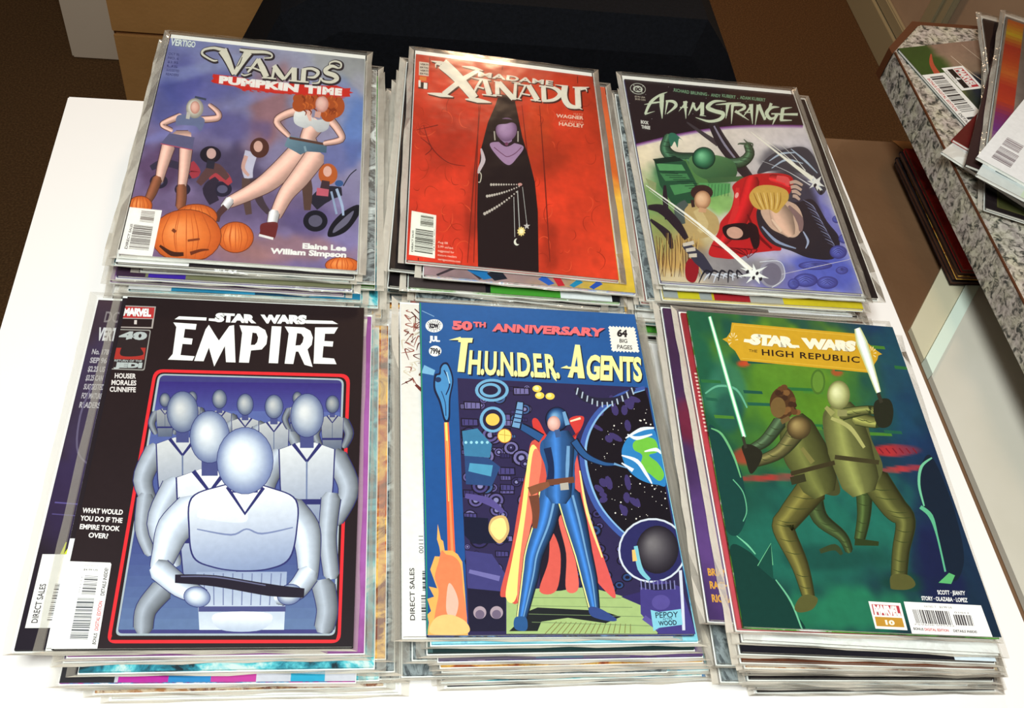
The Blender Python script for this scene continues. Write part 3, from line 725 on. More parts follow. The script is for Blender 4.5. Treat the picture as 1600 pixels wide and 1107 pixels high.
    for p, wd in S: A.line(p, wd, (222, 214, 196))
    A.line([(620, 190), (600, 240), (580, 262)], [6, 8, 4], (60, 46, 50))
    A.frame(2.406, 160, 30)
    A.text('Elaine Lee', [(752, 842), (917, 852), (916, 872), (751, 862)], (236, 232, 226), .05); A.text('William Simpson', [(632, 860), (917, 876), (915, 896), (630, 880)], (236, 232, 226), .05)
    A.frame(11.07, 180, 315)
    A.poly([(225, 90), (805, 150), (640, 945), (55, 890)], (244, 238, 230))
    A.bars([(685, 175), (655, 372), (418, 345), (448, 155)], 14, 5, (120, 104, 96)); A.bars([(650, 430), (575, 842), (230, 810), (318, 392)], 28, 6, (96, 84, 80))
    A.text('DIRECT SALES', [(155, 805), (262, 378), (300, 384), (205, 812)], (110, 100, 100), .03)
    A.mode = 'print'
    return A

def art_red():
    A = Art([(648, 84), (927, 119), (966, 439), (636, 404)]); A.frame(2.574, 590, 60)
    A.raster([(206, 62, 36), (200, 62, 32), (214, 68, 38), (212, 60, 40)], [
        (300, 430, 110, 120, 0, (184, 50, 30), .6, .9), (700, 450, 110, 90, 0, (180, 56, 28), .7, .9), (640, 350, 60, 110, 0, (196, 74, 34), .6, .9), (380, 700, 30, 160, 4, (158, 44, 28), .6, .9),
        (840, 350, 60, 150, 0, (192, 58, 30), .6, .9), (260, 620, 90, 90, 0, (218, 66, 40), .7, .9), (820, 660, 120, 120, 0, (222, 68, 38), .7, .9), (690, 860, 40, 100, 0, (160, 46, 26), .6, .9),
        (480, 170, 200, 40, 8, (190, 70, 34), .5, .9), (180, 250, 60, 80, 0, (204, 64, 38), .6, .9), (920, 560, 40, 120, 0, (214, 66, 42), .6, .9)], .13, 11)
    r = random.Random(4)
    for k in range(70):   # carved wood relief lines
        x = r.choice([r.uniform(150, 370), r.uniform(600, 900)]); y = r.uniform(250, 900); a = r.uniform(0, 6.3); l = r.uniform(8, 30)
        pts = [(x, y)]
        for j in range(4): a += r.uniform(.3, .9); pts.append((pts[-1][0]+l*math.cos(a)*.8, pts[-1][1]+l*math.sin(a)))
        A.line(pts, [1, 3, 3, 2, 1], ((164, 46, 26), (176, 52, 28), (224, 84, 48))[k % 3])
    for p in ([(182, 350), (215, 440), (280, 500), (350, 515)], [(152, 370), (240, 350)], [(170, 400), (215, 440), (190, 470)]): A.line(p, [2, 4, 3, 2][:len(p)], (120, 30, 24))
    for x0, x1 in ((404, 385), (410, 360), (578, 640), (650, 690)): A.line([(x0, 270), ((x0+x1)/2, 560), (x1, 900)], [2, 6, 3], (128, 38, 26))
    A.line([(205, 75), (205, 110)], 3, (110, 30, 20)); A.line([(500, 100), (498, 125)], 3, (110, 30, 20)); A.line([(805, 150), (806, 180)], 3, (110, 30, 20)); A.line([(165, 878), (165, 890)], 3, (90, 24, 20))
    A.poly([(485, 225), (545, 232), (560, 300), (580, 400), (605, 480), (630, 580), (642, 700), (645, 945), (402, 918), (398, 700), (400, 560), (412, 450), (440, 340), (470, 270)], (38, 24, 26))
    # plain figure: collar, face oval without features
    A.poly([(448, 428), (485, 418), (550, 424), (585, 440), (560, 480), (524, 512), (480, 478)], (172, 136, 168), True)
    A.line([(512, 395), (515, 430)], [50, 46], (160, 124, 158)); A.ball(515, 368, 43, 48, (120, 86, 118), (168, 132, 166), (186, 152, 184))
    A.poly([(466, 372), (466, 325), (500, 325), (535, 328), (562, 340), (568, 375), (555, 350), (538, 340), (515, 345), (480, 350)], (38, 24, 26), True)
    A.line([(486, 412), (515, 432), (548, 416)], 12, (48, 26, 36)); A.ell(516, 427, 7, 7, (120, 60, 90))
    A.line([(465, 440), (500, 468), (520, 478), (550, 465), (576, 440)], 3, (110, 60, 90))
    A.line([(466, 375), (469, 412)], 5, (190, 176, 160)); A.line([(562, 375), (562, 418)], 5, (190, 176, 160))
    A.line([(413, 445), (422, 490), (408, 525), (402, 545)], [6, 18, 14, 6], (206, 188, 190)); A.line([(402, 535), (414, 550), (410, 578), (402, 580)], 4, (200, 190, 170))
    def beads(p0, p1, n, r0, sag=0):
        for k in range(n):
            t_ = k/(n-1); A.ell(p0[0]+(p1[0]-p0[0])*t_, p0[1]+(p1[1]-p0[1])*t_+sag*4*t_*(1-t_), r0*(1-.5*t_), r0*(1-.5*t_)*1.1, (198, 184, 172), n=10)
    beads((454, 590), (566, 590), 12, 5); beads((438, 636), (566, 598), 14, 5.5, 5); beads((428, 706), (556, 620), 14, 6, 6)
    A.ell(570, 590, 9, 6, (206, 150, 140)); A.line([(545, 640), (549, 800)], 2.5, (190, 186, 180)); A.line([(560, 615), (568, 765)], 3.5, (190, 186, 180)); A.line([(580, 600), (597, 745)], 2, (190, 186, 180))
    A.poly([(575+14*(1 if k % 2 else .72)*1.25*math.cos(k*math.pi/10), 778+14*(1 if k % 2 else .72)*1.45*math.sin(k*math.pi/10)) for k in range(20)], (238, 214, 140)); A.ell(575, 778, 8, 9, (250, 236, 190))
    A.poly([(597+(14 if k % 2 == 0 else 6)*math.sin(k*math.pi/5), 757-(14 if k % 2 == 0 else 6)*math.cos(k*math.pi/5)) for k in range(10)], (206, 196, 190))
    A.ell(557, 820, 12, 14, (238, 232, 214)); A.ell(563, 817, 10, 12, (38, 24, 26))
    # lettering
    A.mode = 'lettering'
    A.frame(5.333, 640, 75)
    X = [([(168, 106), (250, 120), (330, 134)], [4, 24, 8]), ([(250, 140), (212, 132), (208, 162)], [16, 14, 5]), ([(262, 128), (390, 245), (535, 420)], [96, 86, 66]), ([(570, 182), (430, 265), (275, 388)], [26, 44, 44]), ([(425, 150), (520, 164), (605, 188)], [4, 26, 5]), ([(140, 378), (250, 392), (355, 410)], [6, 34, 6]), ([(455, 428), (560, 438), (672, 456)], [6, 40, 5]),
         ([(505, 246), (590, 260), (668, 268)], [3, 18, 6]), ([(590, 262), (548, 330), (518, 400)], [20, 20, 8]), ([(620, 265), (658, 392)], [38, 46]), ([(596, 388), (718, 402)], [10, 10]), ([(552, 322), (612, 338)], [10, 14]),
         ([(694, 275), (765, 290)], [6, 12]), ([(722, 282), (724, 388)], [34, 36]), ([(735, 288), (860, 425)], [44, 44]), ([(878, 292), (868, 432)], [24, 30]), ([(688, 390), (762, 400)], [8, 8]), ([(835, 278), (918, 294)], [5, 10]), ([(868, 425), (838, 428)], [18, 5]),
         ([(890, 300), (990, 314)], [6, 12]), ([(960, 312), (902, 428)], [18, 12]), ([(988, 312), (1062, 436)], [42, 46]), ([(1002, 432), (1092, 444)], [10, 10]), ([(915, 378), (1000, 394)], [12, 12]), ([(880, 422), (925, 430)], [8, 8]),
         ([(1112, 325), (1118, 436)], [40, 42]), ([(1075, 316), (1180, 326), (1240, 358), (1248, 396), (1195, 434), (1100, 444)], [10, 22, 36, 38, 28, 14]),
         ([(1210, 305), (1320, 320)], [4, 16]), ([(1294, 320), (1288, 410), (1330, 482), (1425, 500)], [52, 54, 44, 16]), ([(1400, 330), (1408, 495)], [46, 50]), ([(1360, 326), (1430, 332), (1500, 326)], [8, 20, 4]), ([(1425, 345), (1470, 340), (1480, 366)], [18, 14, 4]), ([(1400, 490), (1442, 516)], [24, 4])]
    for p, wd in X: A.line([(x+9, y+10) for x, y in p], [v+8 for v in wd], (74, 22, 18))
    for p, wd in X: A.line(p, wd, (236, 226, 208))
    A.text('MADAME', [(566, 192), (1196, 272), (1192, 312), (560, 236)], (236, 226, 208), .03, 1.05, shadow=(74, 22, 18), sh=(6, 8), ob=.05)
    A.text('MATT', [(1368, 542), (1448, 550), (1448, 570), (1368, 560)], (232, 150, 120), .0); A.text('WAGNER', [(1220, 550), (1450, 572), (1450, 600), (1218, 580)], (240, 206, 180), .03)
    A.text('AMY REEDER', [(1250, 600), (1450, 616), (1450, 634), (1250, 618)], (232, 150, 120), .0); A.text('HADLEY', [(1242, 618), (1456, 638), (1456, 668), (1242, 648)], (240, 206, 180), .03)
    A.poly([(70, 112), (152, 122), (150, 236), (68, 226)], (222, 206, 186))
    for k in range(4): A.text(('VERTI', 'GOES', 'ROAD', 'HERE')[k] if 0 else 'VERTIGO'[k % 2:k % 2+5], [(78, 126+k*26), (146, 133+k*26), (146, 148+k*26), (78, 141+k*26)], (80, 60, 54), .04)
    A.poly([(76, 236), (132, 242), (130, 275), (74, 270)], (222, 130, 50)); A.poly([(66, 282), (146, 290), (144, 348), (64, 338)], (30, 20, 22)); A.text('1', [(110, 290), (140, 294), (138, 340), (108, 336)], (240, 232, 220), .06); A.poly([(66, 268), (84, 270), (84, 328), (66, 326)], (240, 232, 220))
    A.frame(11.07, 630, 320)
    A.poly([(148, 98), (568, 180), (550, 915), (108, 845)], (238, 236, 222))
    A.bars([(522, 208), (520, 392), (295, 358), (306, 172)], 14, 8, (84, 80, 66)); A.bars([(520, 452), (510, 848), (200, 796), (218, 402)], 28, 9, (66, 62, 54))
    A.text('DIRECT SALES', [(145, 795), (160, 432), (186, 436), (178, 800)], (60, 58, 52), .03); A.text('761941 28078', [(516, 790), (530, 420), (544, 424), (540, 794)], (70, 66, 60), 0)
    for k, (t_, w_) in enumerate((('Aug 08', 170), ('2.99 us/can', 260), ('suggested for', 280), ('mature readers', 320), ('vertigocomics.com', 385))):
        y = 615+k*72; A.text(t_, [(598, y), (598+w_, y+w_*.13), (598+w_, y+w_*.13+38), (598, y+38)], (240, 200, 180), .01)
    A.mode = 'print'
    return A

def art_scifi():
    A = Art([(975, 123.5), (1240, 147), (1348, 459), (1033, 438)]); A.frame(2.635, 940, 100)
    A.raster([(242, 228, 208), (238, 222, 208), (150, 150, 196), (200, 180, 140)], [
        (270, 560, 150, 120, 0, (112, 150, 80), .8, .8), (350, 470, 150, 90, 0, (58, 110, 72), .9, .6), (480, 560, 60, 60, 0, (130, 176, 90), .8, .8), (420, 700, 90, 60, 0, (190, 170, 120), .7, .8),
        (320, 780, 100, 80, 0, (184, 144, 80), .85, .7), (250, 700, 60, 70, 0, (150, 150, 90), .7, .8), (900, 660, 90, 160, -10, (110, 106, 180), .8, .8), (900, 850, 180, 80, 0, (84, 92, 176), .9, .6), (720, 900, 140, 50, 0, (120, 116, 190), .8, .8),
        (760, 400, 110, 60, 0, (96, 92, 100), .8, .5), (800, 580, 90, 140, -15, (58, 52, 60), .85, .5), (560, 840, 180, 70, 10, (120, 114, 120), .7, .8), (700, 760, 120, 50, 0, (176, 168, 200), .7, .8)], .12, 21)
    # dark sky above the pale arc
    A.poly([(92, 60), (795, 122), (832, 252), (700, 252), (560, 256), (450, 268), (330, 288), (230, 312), (150, 336), (140, 330)], (46, 30, 34))
    for k, c in enumerate(((126, 70, 128), (160, 112, 160), (196, 168, 190))):
        A.line([(142, 332+k*4), (230, 310+k*4), (330, 287+k*4), (450, 267+k*4), (560, 256+k*4), (700, 252+k*4), (830, 254+k*4)], 5, c)
    r = random.Random(9)
    for k in range(16): A.ell(r.uniform(110, 800), r.uniform(75, 250), 1.6, 1.6, (150, 140, 140), n=6)
    A.line([(350, 240), (420, 290), (480, 330)], [6, 16, 24], (74, 62, 66))
    A.line([(455, 245), (500, 330), (560, 410), (610, 470)], [34, 50, 46, 34], (52, 40, 46)); A.line([(462, 255), (508, 335), (575, 420)], [6, 9, 6], (150, 140, 156))
    def toned(p, w, c):
        A.line(p, [v+5 for v in w], (26, 38, 30)); A.tube(p, w, c, 1.5, .5)
        for j in range(len(p)-1):
            for f in (.25, .6): x = p[j][0]*(1-f)+p[j+1][0]*f; y = p[j][1]*(1-f)+p[j+1][1]*f; A.line([(x-w[j]*.35, y), (x+w[j]*.35, y+5)], 2.2, (32, 46, 38))
    # green figure without features, hands up, and green machine
    toned([(380, 390), (300, 385), (262, 350), (275, 300)], [44, 44, 40, 34], (66, 100, 74)); toned([(500, 410), (575, 405), (610, 370), (598, 330)], [40, 40, 36, 24], (72, 98, 72))
    A.poly([(275, 292), (300, 286), (335, 318), (318, 308), (312, 345), (300, 320), (285, 340)], (58, 116, 92), True); A.line([(598, 330), (570, 328), (560, 332)], [12, 7, 3], (74, 90, 70)); A.line([(600, 325), (585, 310)], [8, 3], (74, 90, 70)); A.line([(605, 325), (622, 330), (618, 350)], [8, 6, 3], (74, 90, 70))
    A.plate([(360, 390), (440, 372), (540, 400), (545, 470), (400, 480)], (104, 146, 92), (56, 90, 58), 70, True); A.ell(420, 388, 48, 46, (24, 44, 32)); A.ball(420, 388, 45, 43, (30, 70, 50), (72, 136, 96), (140, 204, 156)); A.line([(395, 420), (430, 432), (460, 410)], [2, 5, 2], (30, 60, 44))
    A.line([(330, 400), (370, 470), (440, 500)], [40, 46, 36], (92, 134, 76))
    A.poly([(215, 395), (345, 400), (390, 490), (420, 560), (300, 590), (240, 500)], (44, 84, 58))
    for (q, c) in (([(225, 410), (330, 415), (345, 440), (238, 440)], (96, 158, 100)), ([(240, 450), (350, 452), (365, 478), (262, 482)], (76, 134, 84)), ([(280, 500), (375, 490), (395, 520), (300, 540)], (84, 146, 90)), ([(400, 490), (530, 492), (528, 530), (415, 560)], (98, 160, 96)), ([(430, 470), (580, 462), (590, 482), (440, 492)], (72, 104, 66)),
                   ([(180, 470), (225, 490), (222, 530), (205, 525)], (150, 156, 110)), ([(210, 392), (300, 380), (340, 398), (225, 412)], (30, 48, 38))): A.poly(q, c)
    for k in range(9): A.line([(230+k*16, 440+k*9), (300+k*16, 445+k*8)], 2.5, (24, 52, 38))
    for k in range(7): A.line([(440+k*14, 495), (436+k*14, 545)], 2, (50, 96, 60))
    # small plain figure at the left
    A.poly([(300, 590), (380, 575), (440, 600), (480, 640), (470, 700), (350, 720), (320, 650)], (188, 160, 108), True); A.line([(350, 570), (320, 600), (330, 660)], [24, 44, 30], (84, 92, 88)); A.line([(390, 600), (420, 660), (400, 690)], [30, 40, 20], (204, 180, 130))
    A.ell(412, 530, 46, 32, (66, 40, 38)); A.ball(415, 560, 34, 38, (160, 112, 80), (216, 170, 132), (232, 194, 158)); A.line([(372, 560), (378, 590)], 14, (66, 40, 38)); A.line([(400, 600), (430, 605)], [20, 16], (206, 160, 122))
    # ragged dark growth and blond grass
    for p, wd in (([(190, 590), (250, 600), (310, 660), (350, 720)], [16, 40, 36, 20]), ([(200, 640), (270, 700), (290, 760)], [10, 30, 12]), ([(260, 500), (262, 560), (270, 640)], [10, 22, 18])): A.line(p, wd, (48, 34, 42))
    for k in range(26): x = 225+k*7; A.line([(x, 730+r.uniform(-40, 20)), (x+r.uniform(-14, 14), 800), (x+r.uniform(-6, 18), 875)], [2, 4, 2], ((120, 84, 46), (206, 170, 100), (90, 60, 40))[k % 3])
    # red shape
    A.poly([(540, 500), (600, 462), (680, 450), (760, 455), (790, 480), (770, 540), (700, 600), (680, 680), (740, 760), (700, 770), (620, 780), (560, 800), (500, 800), (440, 780), (480, 690), (490, 650), (530, 600), (545, 540)], (192, 34, 38), True); A.tube([(620, 480), (600, 560), (560, 650), (500, 730)], [60, 70, 70, 40], (196, 36, 40), 1.16, .62); A.tube([(700, 470), (740, 480), (770, 500)], [34, 40, 24], (200, 46, 50), 1.25, .6)
    A.line([(560, 510), (550, 600), (520, 670)], [14, 26, 10], (212, 50, 50)); A.line([(720, 470), (760, 480), (765, 500)], [22, 30, 12], (222, 84, 84)); A.ell(556, 541, 7, 12, (236, 170, 160), 20)
    A.line([(600, 620), (640, 700), (700, 760)], [6, 14, 8], (120, 14, 22)); A.poly([(500, 670), (580, 655), (625, 680), (600, 720), (520, 720)], (40, 22, 26), True); A.ell(548, 695, 34, 24, (206, 160, 140), 10)
    A.poly([(600, 660), (640, 670), (650, 740), (625, 760)], (44, 20, 26), True)
    for k in range(6): A.line([(450+k*30, 745+k*4), (520+k*24, 765), (600, 790+k*2)], [2, 5, 2], (110, 14, 24))
    # rocks
    A.poly([(640, 450), (690, 380), (780, 345), (850, 350), (900, 430), (930, 500), (900, 540), (850, 470), (780, 440), (700, 440)], (70, 66, 74), True)
    for p in ([(690, 400), (740, 370), (800, 365)], [(780, 350), (840, 400), (890, 450)], [(700, 430), (760, 395), (830, 410)], [(820, 440), (870, 480), (910, 520)]): A.line(p, [3, 9, 3], (176, 186, 200))
    # plain man-like bust in dark coat
    A.poly([(640, 600), (700, 560), (800, 570), (870, 560), (930, 650), (980, 720), (960, 800), (860, 800), (780, 770), (700, 740), (650, 680)], (50, 42, 50), True)
    for k in range(12): A.line([(830+k*9, 560+k*16), (870+k*8, 585+k*15), (890+k*7, 620+k*13)], [1, 4, 1], ((140, 140, 170), (96, 92, 120))[k % 2])
    A.poly([(655, 600), (720, 560), (800, 580), (830, 640), (820, 690), (790, 715), (740, 700), (690, 670)], (206, 172, 150), True); A.tube([(720, 590), (745, 640), (775, 695)], [70, 96, 50], (206, 170, 148), 1.12, .66)
    A.line([(770, 585), (815, 640), (820, 690)], [10, 30, 12], (140, 110, 108)); A.line([(700, 640), (740, 690)], [6, 12], (226, 196, 172))
    A.poly([(608, 540), (640, 505), (700, 500), (760, 520), (770, 555), (745, 590), (720, 615), (690, 600), (650, 600), (620, 580)], (206, 166, 84), True)
    for k in range(9): A.line([(625+k*14, 530), (640+k*12, 565), (660+k*8, 600)], [2, 5, 2], ((160, 116, 50), (232, 200, 130))[k % 2])
    for k in range(4): A.line([(775+k*4, 490+k*18), (800, 486+k*20), (828-k*4, 500+k*20)], [12, 15, 9], (198, 168, 150)); A.line([(772+k*4, 500+k*18), (800, 498+k*20), (822-k*4, 510+k*20)], 2, (60, 44, 50))
    A.line([(660, 670), (720, 730), (800, 760)], [6, 12, 4], (150, 160, 186)); A.line([(830, 690), (850, 730), (840, 760)], [4, 10, 3], (170, 176, 200))
    # blue clouds
    for x, y, rx, ry in ((975, 775, 36, 28), (840, 890, 50, 28), (930, 900, 44, 26), (880, 830, 70, 18), (790, 905, 24, 22), (1000, 720, 24, 20), (970, 640, 20, 16), (990, 850, 26, 16)):
        A.ball(x, y, rx, ry, (66, 62, 122), (88, 90, 166), (122, 128, 206)); [A.line([(x-rx*(.7-.2*j), y+ry*.15*j), (x, y-ry*(.5-.25*j)), (x+rx*(.7-.2*j), y+ry*.2*j)], [1, 3.5, 1], (54, 50, 104)) for j in range(3)]
    # lower left limb shapes, burst and streaks
    A.poly([(345, 830), (365, 800), (400, 830), (385, 895), (350, 885)], (150, 26, 36), True); A.line([(340, 740), (400, 800), (450, 860)], [26, 50, 30], (60, 56, 72))
    for k in range(3): A.line([(335+k*12, 745+k*22), (380+k*6, 735+k*26)], [14, 16], (206, 192, 176))
    for k in range(9): A.line([(400+k*20, 900-(k % 3)*8), (430+k*16, 850+(k % 2)*14), (480+k*14, 880)], [3, 9, 2], ((36, 32, 42), (206, 206, 214))[k % 2])
    A.ell(700, 862, 52, 58, (156, 150, 162)); A.ell(700, 865, 40, 46, (120, 112, 128)); A.line([(650, 815), (735, 815), (752, 880), (700, 920)], 3, (222, 222, 226))
    A.line([(182, 500), (400, 660), (615, 850)], [3, 9, 22], (240, 234, 222)); A.line([(195, 520), (420, 690), (600, 840)], [1, 2, 6], (250, 248, 240))
    A.line([(614, 280), (730, 370), (870, 475)], [2, 8, 20], (240, 232, 216)); A.line([(640, 290), (760, 380), (905, 520)], [1, 3, 8], (236, 228, 212)); A.line([(660, 400), (760, 440), (860, 500)], [1, 2, 5], (220, 214, 214)); A.line([(735, 330), (790, 380), (840, 440)], [1, 2, 4], (226, 220, 210))
    A.poly([(630+(62 if k % 2 else 24)*math.cos(k*.42)*(1+.25*math.sin(k*3)), 865+(44 if k % 2 else 18)*math.sin(k*.42)) for k in range(15)], (240, 238, 232))
    A.poly([(885+(40 if k % 2 else 16)*math.cos(k*.48), 490+(34 if k % 2 else 14)*math.sin(k*.48)) for k in range(13)], (230, 224, 216))
    for x, y in ((600, 855), (625, 880), (640, 862), (655, 885), (880, 500), (905, 530)): A.ell(x, y, 6, 8, (44, 38, 46), 30)
    A.line([(740, 866), (870, 838), (1035, 803)], [2, 2.5, 2], (206, 196, 206))
    # lettering
    A.mode = 'lettering'
    A.frame(5.517, 970, 115)
    D = [([(398, 160), (330, 188), (255, 250), (208, 350)], [3, 18, 28, 18]), ([(352, 178), (350, 280), (355, 390)], [42, 34, 3]), ([(200, 268), (300, 250), (370, 240)], [3, 16, 8]), ([(205, 352), (292, 326)], [14, 2]),
         ([(400, 232), (380, 355)], [22, 3]), ([(385, 238), (450, 242), (472, 280), (395, 348)], [14, 26, 28, 5]), ([(568, 240), (498, 325)], [22, 3]), ([(552, 238), (560, 390)], [36, 3]), ([(508, 292), (575, 292)], [8, 10]),
         ([(628, 250), (580, 362)], [26, 3]), ([(622, 255), (650, 315), (702, 250)], [20, 18, 20]), ([(700, 248), (700, 355)], [34, 32]), ([(680, 356), (734, 368)], [16, 2]),
         ([(908, 238), (805, 240), (748, 290), (805, 322), (880, 345), (856, 392), (760, 412), (642, 378)], [3, 24, 38, 34, 36, 30, 22, 3]),
         ([(815, 268), (930, 258), (1036, 250)], [3, 20, 3]), ([(922, 260), (905, 388)], [36, 3]), ([(962, 270), (952, 435)], [28, 3]), ([(955, 272), (1050, 270), (1062, 300), (985, 335)], [16, 24, 26, 6]), ([(985, 322), (1104, 402)], [26, 3]),
         ([(1132, 270), (1048, 378)], [24, 3]), ([(1122, 262), (1136, 436)], [38, 3]), ([(1068, 334), (1140, 334)], [9, 9]), ([(1185, 268), (1158, 446)], [30, 3]), ([(1188, 265), (1244, 398)], [32, 20]), ([(1298, 254), (1242, 398)], [26, 6]),
         ([(1368, 288), (1300, 292), (1258, 340), (1290, 388), (1335, 372)], [4, 26, 34, 26, 8]), ([(1298, 346), (1372, 346)], [12, 12]), ([(1345, 350), (1308, 442)], [32, 4]), ([(1398, 300), (1384, 402)], [32, 30]), ([(1392, 302), (1478, 290)], [22, 4]), ([(1360, 350), (1528, 350)], [14, 22]), ([(1375, 402), (1476, 402)], [18, 8])]
    for p, wd in D: A.line(p, wd, (214, 218, 190))
    A.poly([(285, 245), (330, 205), (333, 240)], (46, 30, 34))
    for t_, q in (('RICHARD', (455, 125, 588, 146)), ('BRUNING', (600, 148, 742, 163)), ('·', (750, 172, 760, 174)), ('ANDY', (775, 168, 860, 178)), ('KUBERT', (872, 172, 990, 188)), ('·', (1003, 200, 1012, 202)), ('ADAM', (1026, 188, 1118, 198)), ('KUBERT', (1130, 198, 1248, 212))):
        if t_ == '·': A.ell((q[0]+q[2])/2, q[1]+14, 4, 4, (130, 170, 130), n=8)
        else: A.text(t_, [(q[0], q[1]), (q[2], q[3]), (q[2], q[3]+28), (q[0], q[1]+28)], (136, 172, 134), .02)
    A.text('BOOK', [(170, 402), (238, 412), (240, 440), (172, 430)], (222, 216, 206), .05); A.text('THREE', [(174, 444), (252, 454), (252, 482), (178, 472)], (222, 216, 206), .05)
    A.ell(145, 132, 68, 48, (206, 204, 188), 10); A.ell(145, 132, 63, 43, (46, 30, 34), 10); A.ell(145, 134, 42, 28, (206, 204, 188), 10); A.text('DC', [(122, 120), (170, 124), (168, 150), (120, 146)], (46, 30, 34), .09)
    for k in range(4): A.ell(145+56*math.cos(.9+k*1.57), 132+38*math.sin(.9+k*1.57), 5, 5, (206, 204, 188), n=8)
    A.text('$3.95 USA', [(118, 190), (208, 200), (208, 214), (118, 204)], (196, 180, 160), .02); A.text('$4.95 CAN', [(122, 212), (210, 222), (210, 236), (122, 226)], (196, 180, 160), .02)
    A.mode = 'print'
    return A
def rrect(q, r, n=5):
    """rounded quadrilateral"""
    out = []
    for i in range(4):
        p, a, b = [np.array(v, float) for v in (q[i], q[i-1], q[(i+1) % 4])]
        da = (a-p)/np.linalg.norm(a-p)*r; db = (b-p)/np.linalg.norm(b-p)*r
        for k in range(n+1):
            t_ = k/n; out.append(tuple((p+da)*(1-t_)**2+p*2*t_*(1-t_)+(p+db)*t_**2))
    return out

def art_framed():
    A = Art([(202, 463), (566, 481), (553, 1012), (79, 1015)]); A.frame(1.66, 0, 440)
    BK = (36, 24, 26)
    A.raster([BK, BK, (30, 22, 28), (40, 30, 34)], [], .04, 2, 20, 30)
    A.poly(rrect([(402, 224), (905, 238), (885, 940), (276, 940)], 24), (222, 44, 52)); A.poly(rrect([(409, 232), (896, 246), (877, 931), (287, 931)], 20), BK)
    A.poly(rrect([(413, 236), (889, 250), (871, 920), (299, 920)], 16), (164, 178, 186))
    inn = rrect([(418, 240), (884, 254), (866, 915), (305, 914)], 13)
    A.poly(inn, (62, 60, 120))
    # soft graded ground inside the frame
    def band(y0, y1, c0, c1, n=14):
        for k in range(n):
            a, b = y0+(y1-y0)*k/n, y0+(y1-y0)*(k+1)/n
            def xl(y): return 417-(y-240)*.166+1
            def xr(y): return 883-(y-250)*.026-1
            A.poly([(xl(a), a), (xr(a), a+(6 if a < 600 else 0)), (xr(b), b+(6 if b < 600 else 0)), (xl(b), b)], [c0[i]+(c1[i]-c0[i])*k/n for i in range(3)])
    band(256, 330, (54, 44, 120), (76, 84, 150)); band(330, 620, (86, 100, 160), (66, 80, 140), 10); band(620, 904, (60, 70, 130), (96, 120, 160), 10)
    NV, LO, MD, HI, WH = (44, 46, 104), (120, 136, 176), (186, 198, 216), (220, 228, 236), (248, 251, 253)
    def cc(c, k): return tuple(v*k for v in c)
    def lump(x, y, rx, ry, rot=0, k=1.0):
        A.ell(x, y, rx+1.5, ry+1.5, NV, rot); A.ball(x, y, rx, ry, cc((104, 118, 160), k), cc(MD, k), cc(WH, k), rot, .22)
    def arm(p, w, k=1.0):
        A.line(p, [v+4 for v in w], NV); A.tube(p, w, cc((192, 203, 220), k), 1.24, .5)
    def person(x, y, s, k=1.0):
        """plain standing figure in pale overalls, blank round head"""
        arm([(x-1.05*s, y+1.55*s), (x-1.55*s, y+2.7*s), (x-1.1*s, y+3.9*s)], [.85*s, .75*s, .5*s], k*.92); arm([(x+1.05*s, y+1.55*s), (x+1.55*s, y+2.7*s), (x+1.1*s, y+3.9*s)], [.85*s, .75*s, .5*s], k*.86)
        T_ = [(x-1.0*s, y+1.25*s), (x-.3*s, y+1.0*s), (x+.3*s, y+1.0*s), (x+1.0*s, y+1.25*s), (x+.95*s, y+2.6*s), (x+.8*s, y+4.3*s), (x-.8*s, y+4.3*s), (x-.95*s, y+2.6*s)]
        A.poly([(x+(px-x)*1.05, py) for px, py in T_], NV); A.plate(T_, cc(WH, k), cc((128, 144, 180), k), 80)
        A.line([(x-.5*s, y+1.05*s), (x, y+1.7*s), (x+.5*s, y+1.05*s)], .14*s, NV, False); A.line([(x, y+1.7*s), (x, y+3.2*s)], .06*s, cc(LO, k), False); A.line([(x-.9*s, y+3.2*s), (x+.9*s, y+3.2*s)], .2*s, NV, False)
        A.line([(x, y+.6*s), (x, y+1.2*s)], .5*s, (70, 76, 128), False); lump(x, y, .6*s, .8*s, 0, k)
    for x, y, s, k in ((430, 304, 22, .66), (500, 298, 20, .64), (570, 302, 30, .7), (636, 316, 34, .76), (710, 322, 38, .78), (770, 300, 20, .62), (860, 316, 28, .68), (475, 335, 66, .84), (795, 345, 70, .9)): person(x, y, s, k)
    arm([(380, 560), (372, 640), (390, 700)], [46, 40, 30], .75); arm([(858, 560), (850, 660), (860, 760)], [50, 44, 40], .8)
    person(545, 400, 84, .96)
    arm([(420, 800), (380, 850), (372, 900)], [60, 54, 50], .7); arm([(840, 790), (850, 850), (842, 900)], [60, 54, 50], .74)
    # larger plain figure in front: shoulders, chest, folded arms
    arm([(500, 590), (452, 640), (430, 700), (415, 745)], [92, 88, 66, 50], 1.02); arm([(752, 590), (790, 640), (800, 700), (800, 770)], [80, 78, 62, 48], .98)
    B_ = [(500, 560), (570, 530), (636, 520), (705, 535), (765, 565), (768, 640), (750, 715), (700, 742), (625, 748), (555, 738), (505, 712), (494, 640)]
    A.poly([(636+(x-636)*1.03, 630+(y-630)*1.03) for x, y in B_], NV, True); A.plate(B_, WH, (132, 148, 184), 84, True)
    A.plate([(560, 545), (620, 560), (640, 620), (540, 615), (512, 600)], (250, 252, 254), (214, 224, 234), 90, True)
    A.line([(512, 640), (600, 655), (640, 640), (680, 652), (760, 636)], [3, 5, 4, 5, 3], (120, 132, 172)); A.line([(590, 530), (636, 600), (684, 532)], 9, NV, False)
    C_ = [(510, 752), (745, 752), (738, 905), (518, 905)]; A.plate(C_, (150, 164, 194), (206, 216, 228), 90)
    for k in range(9): A.line([(530+k*25, 756), (532+k*24, 840)], 3, (112, 122, 160), False)
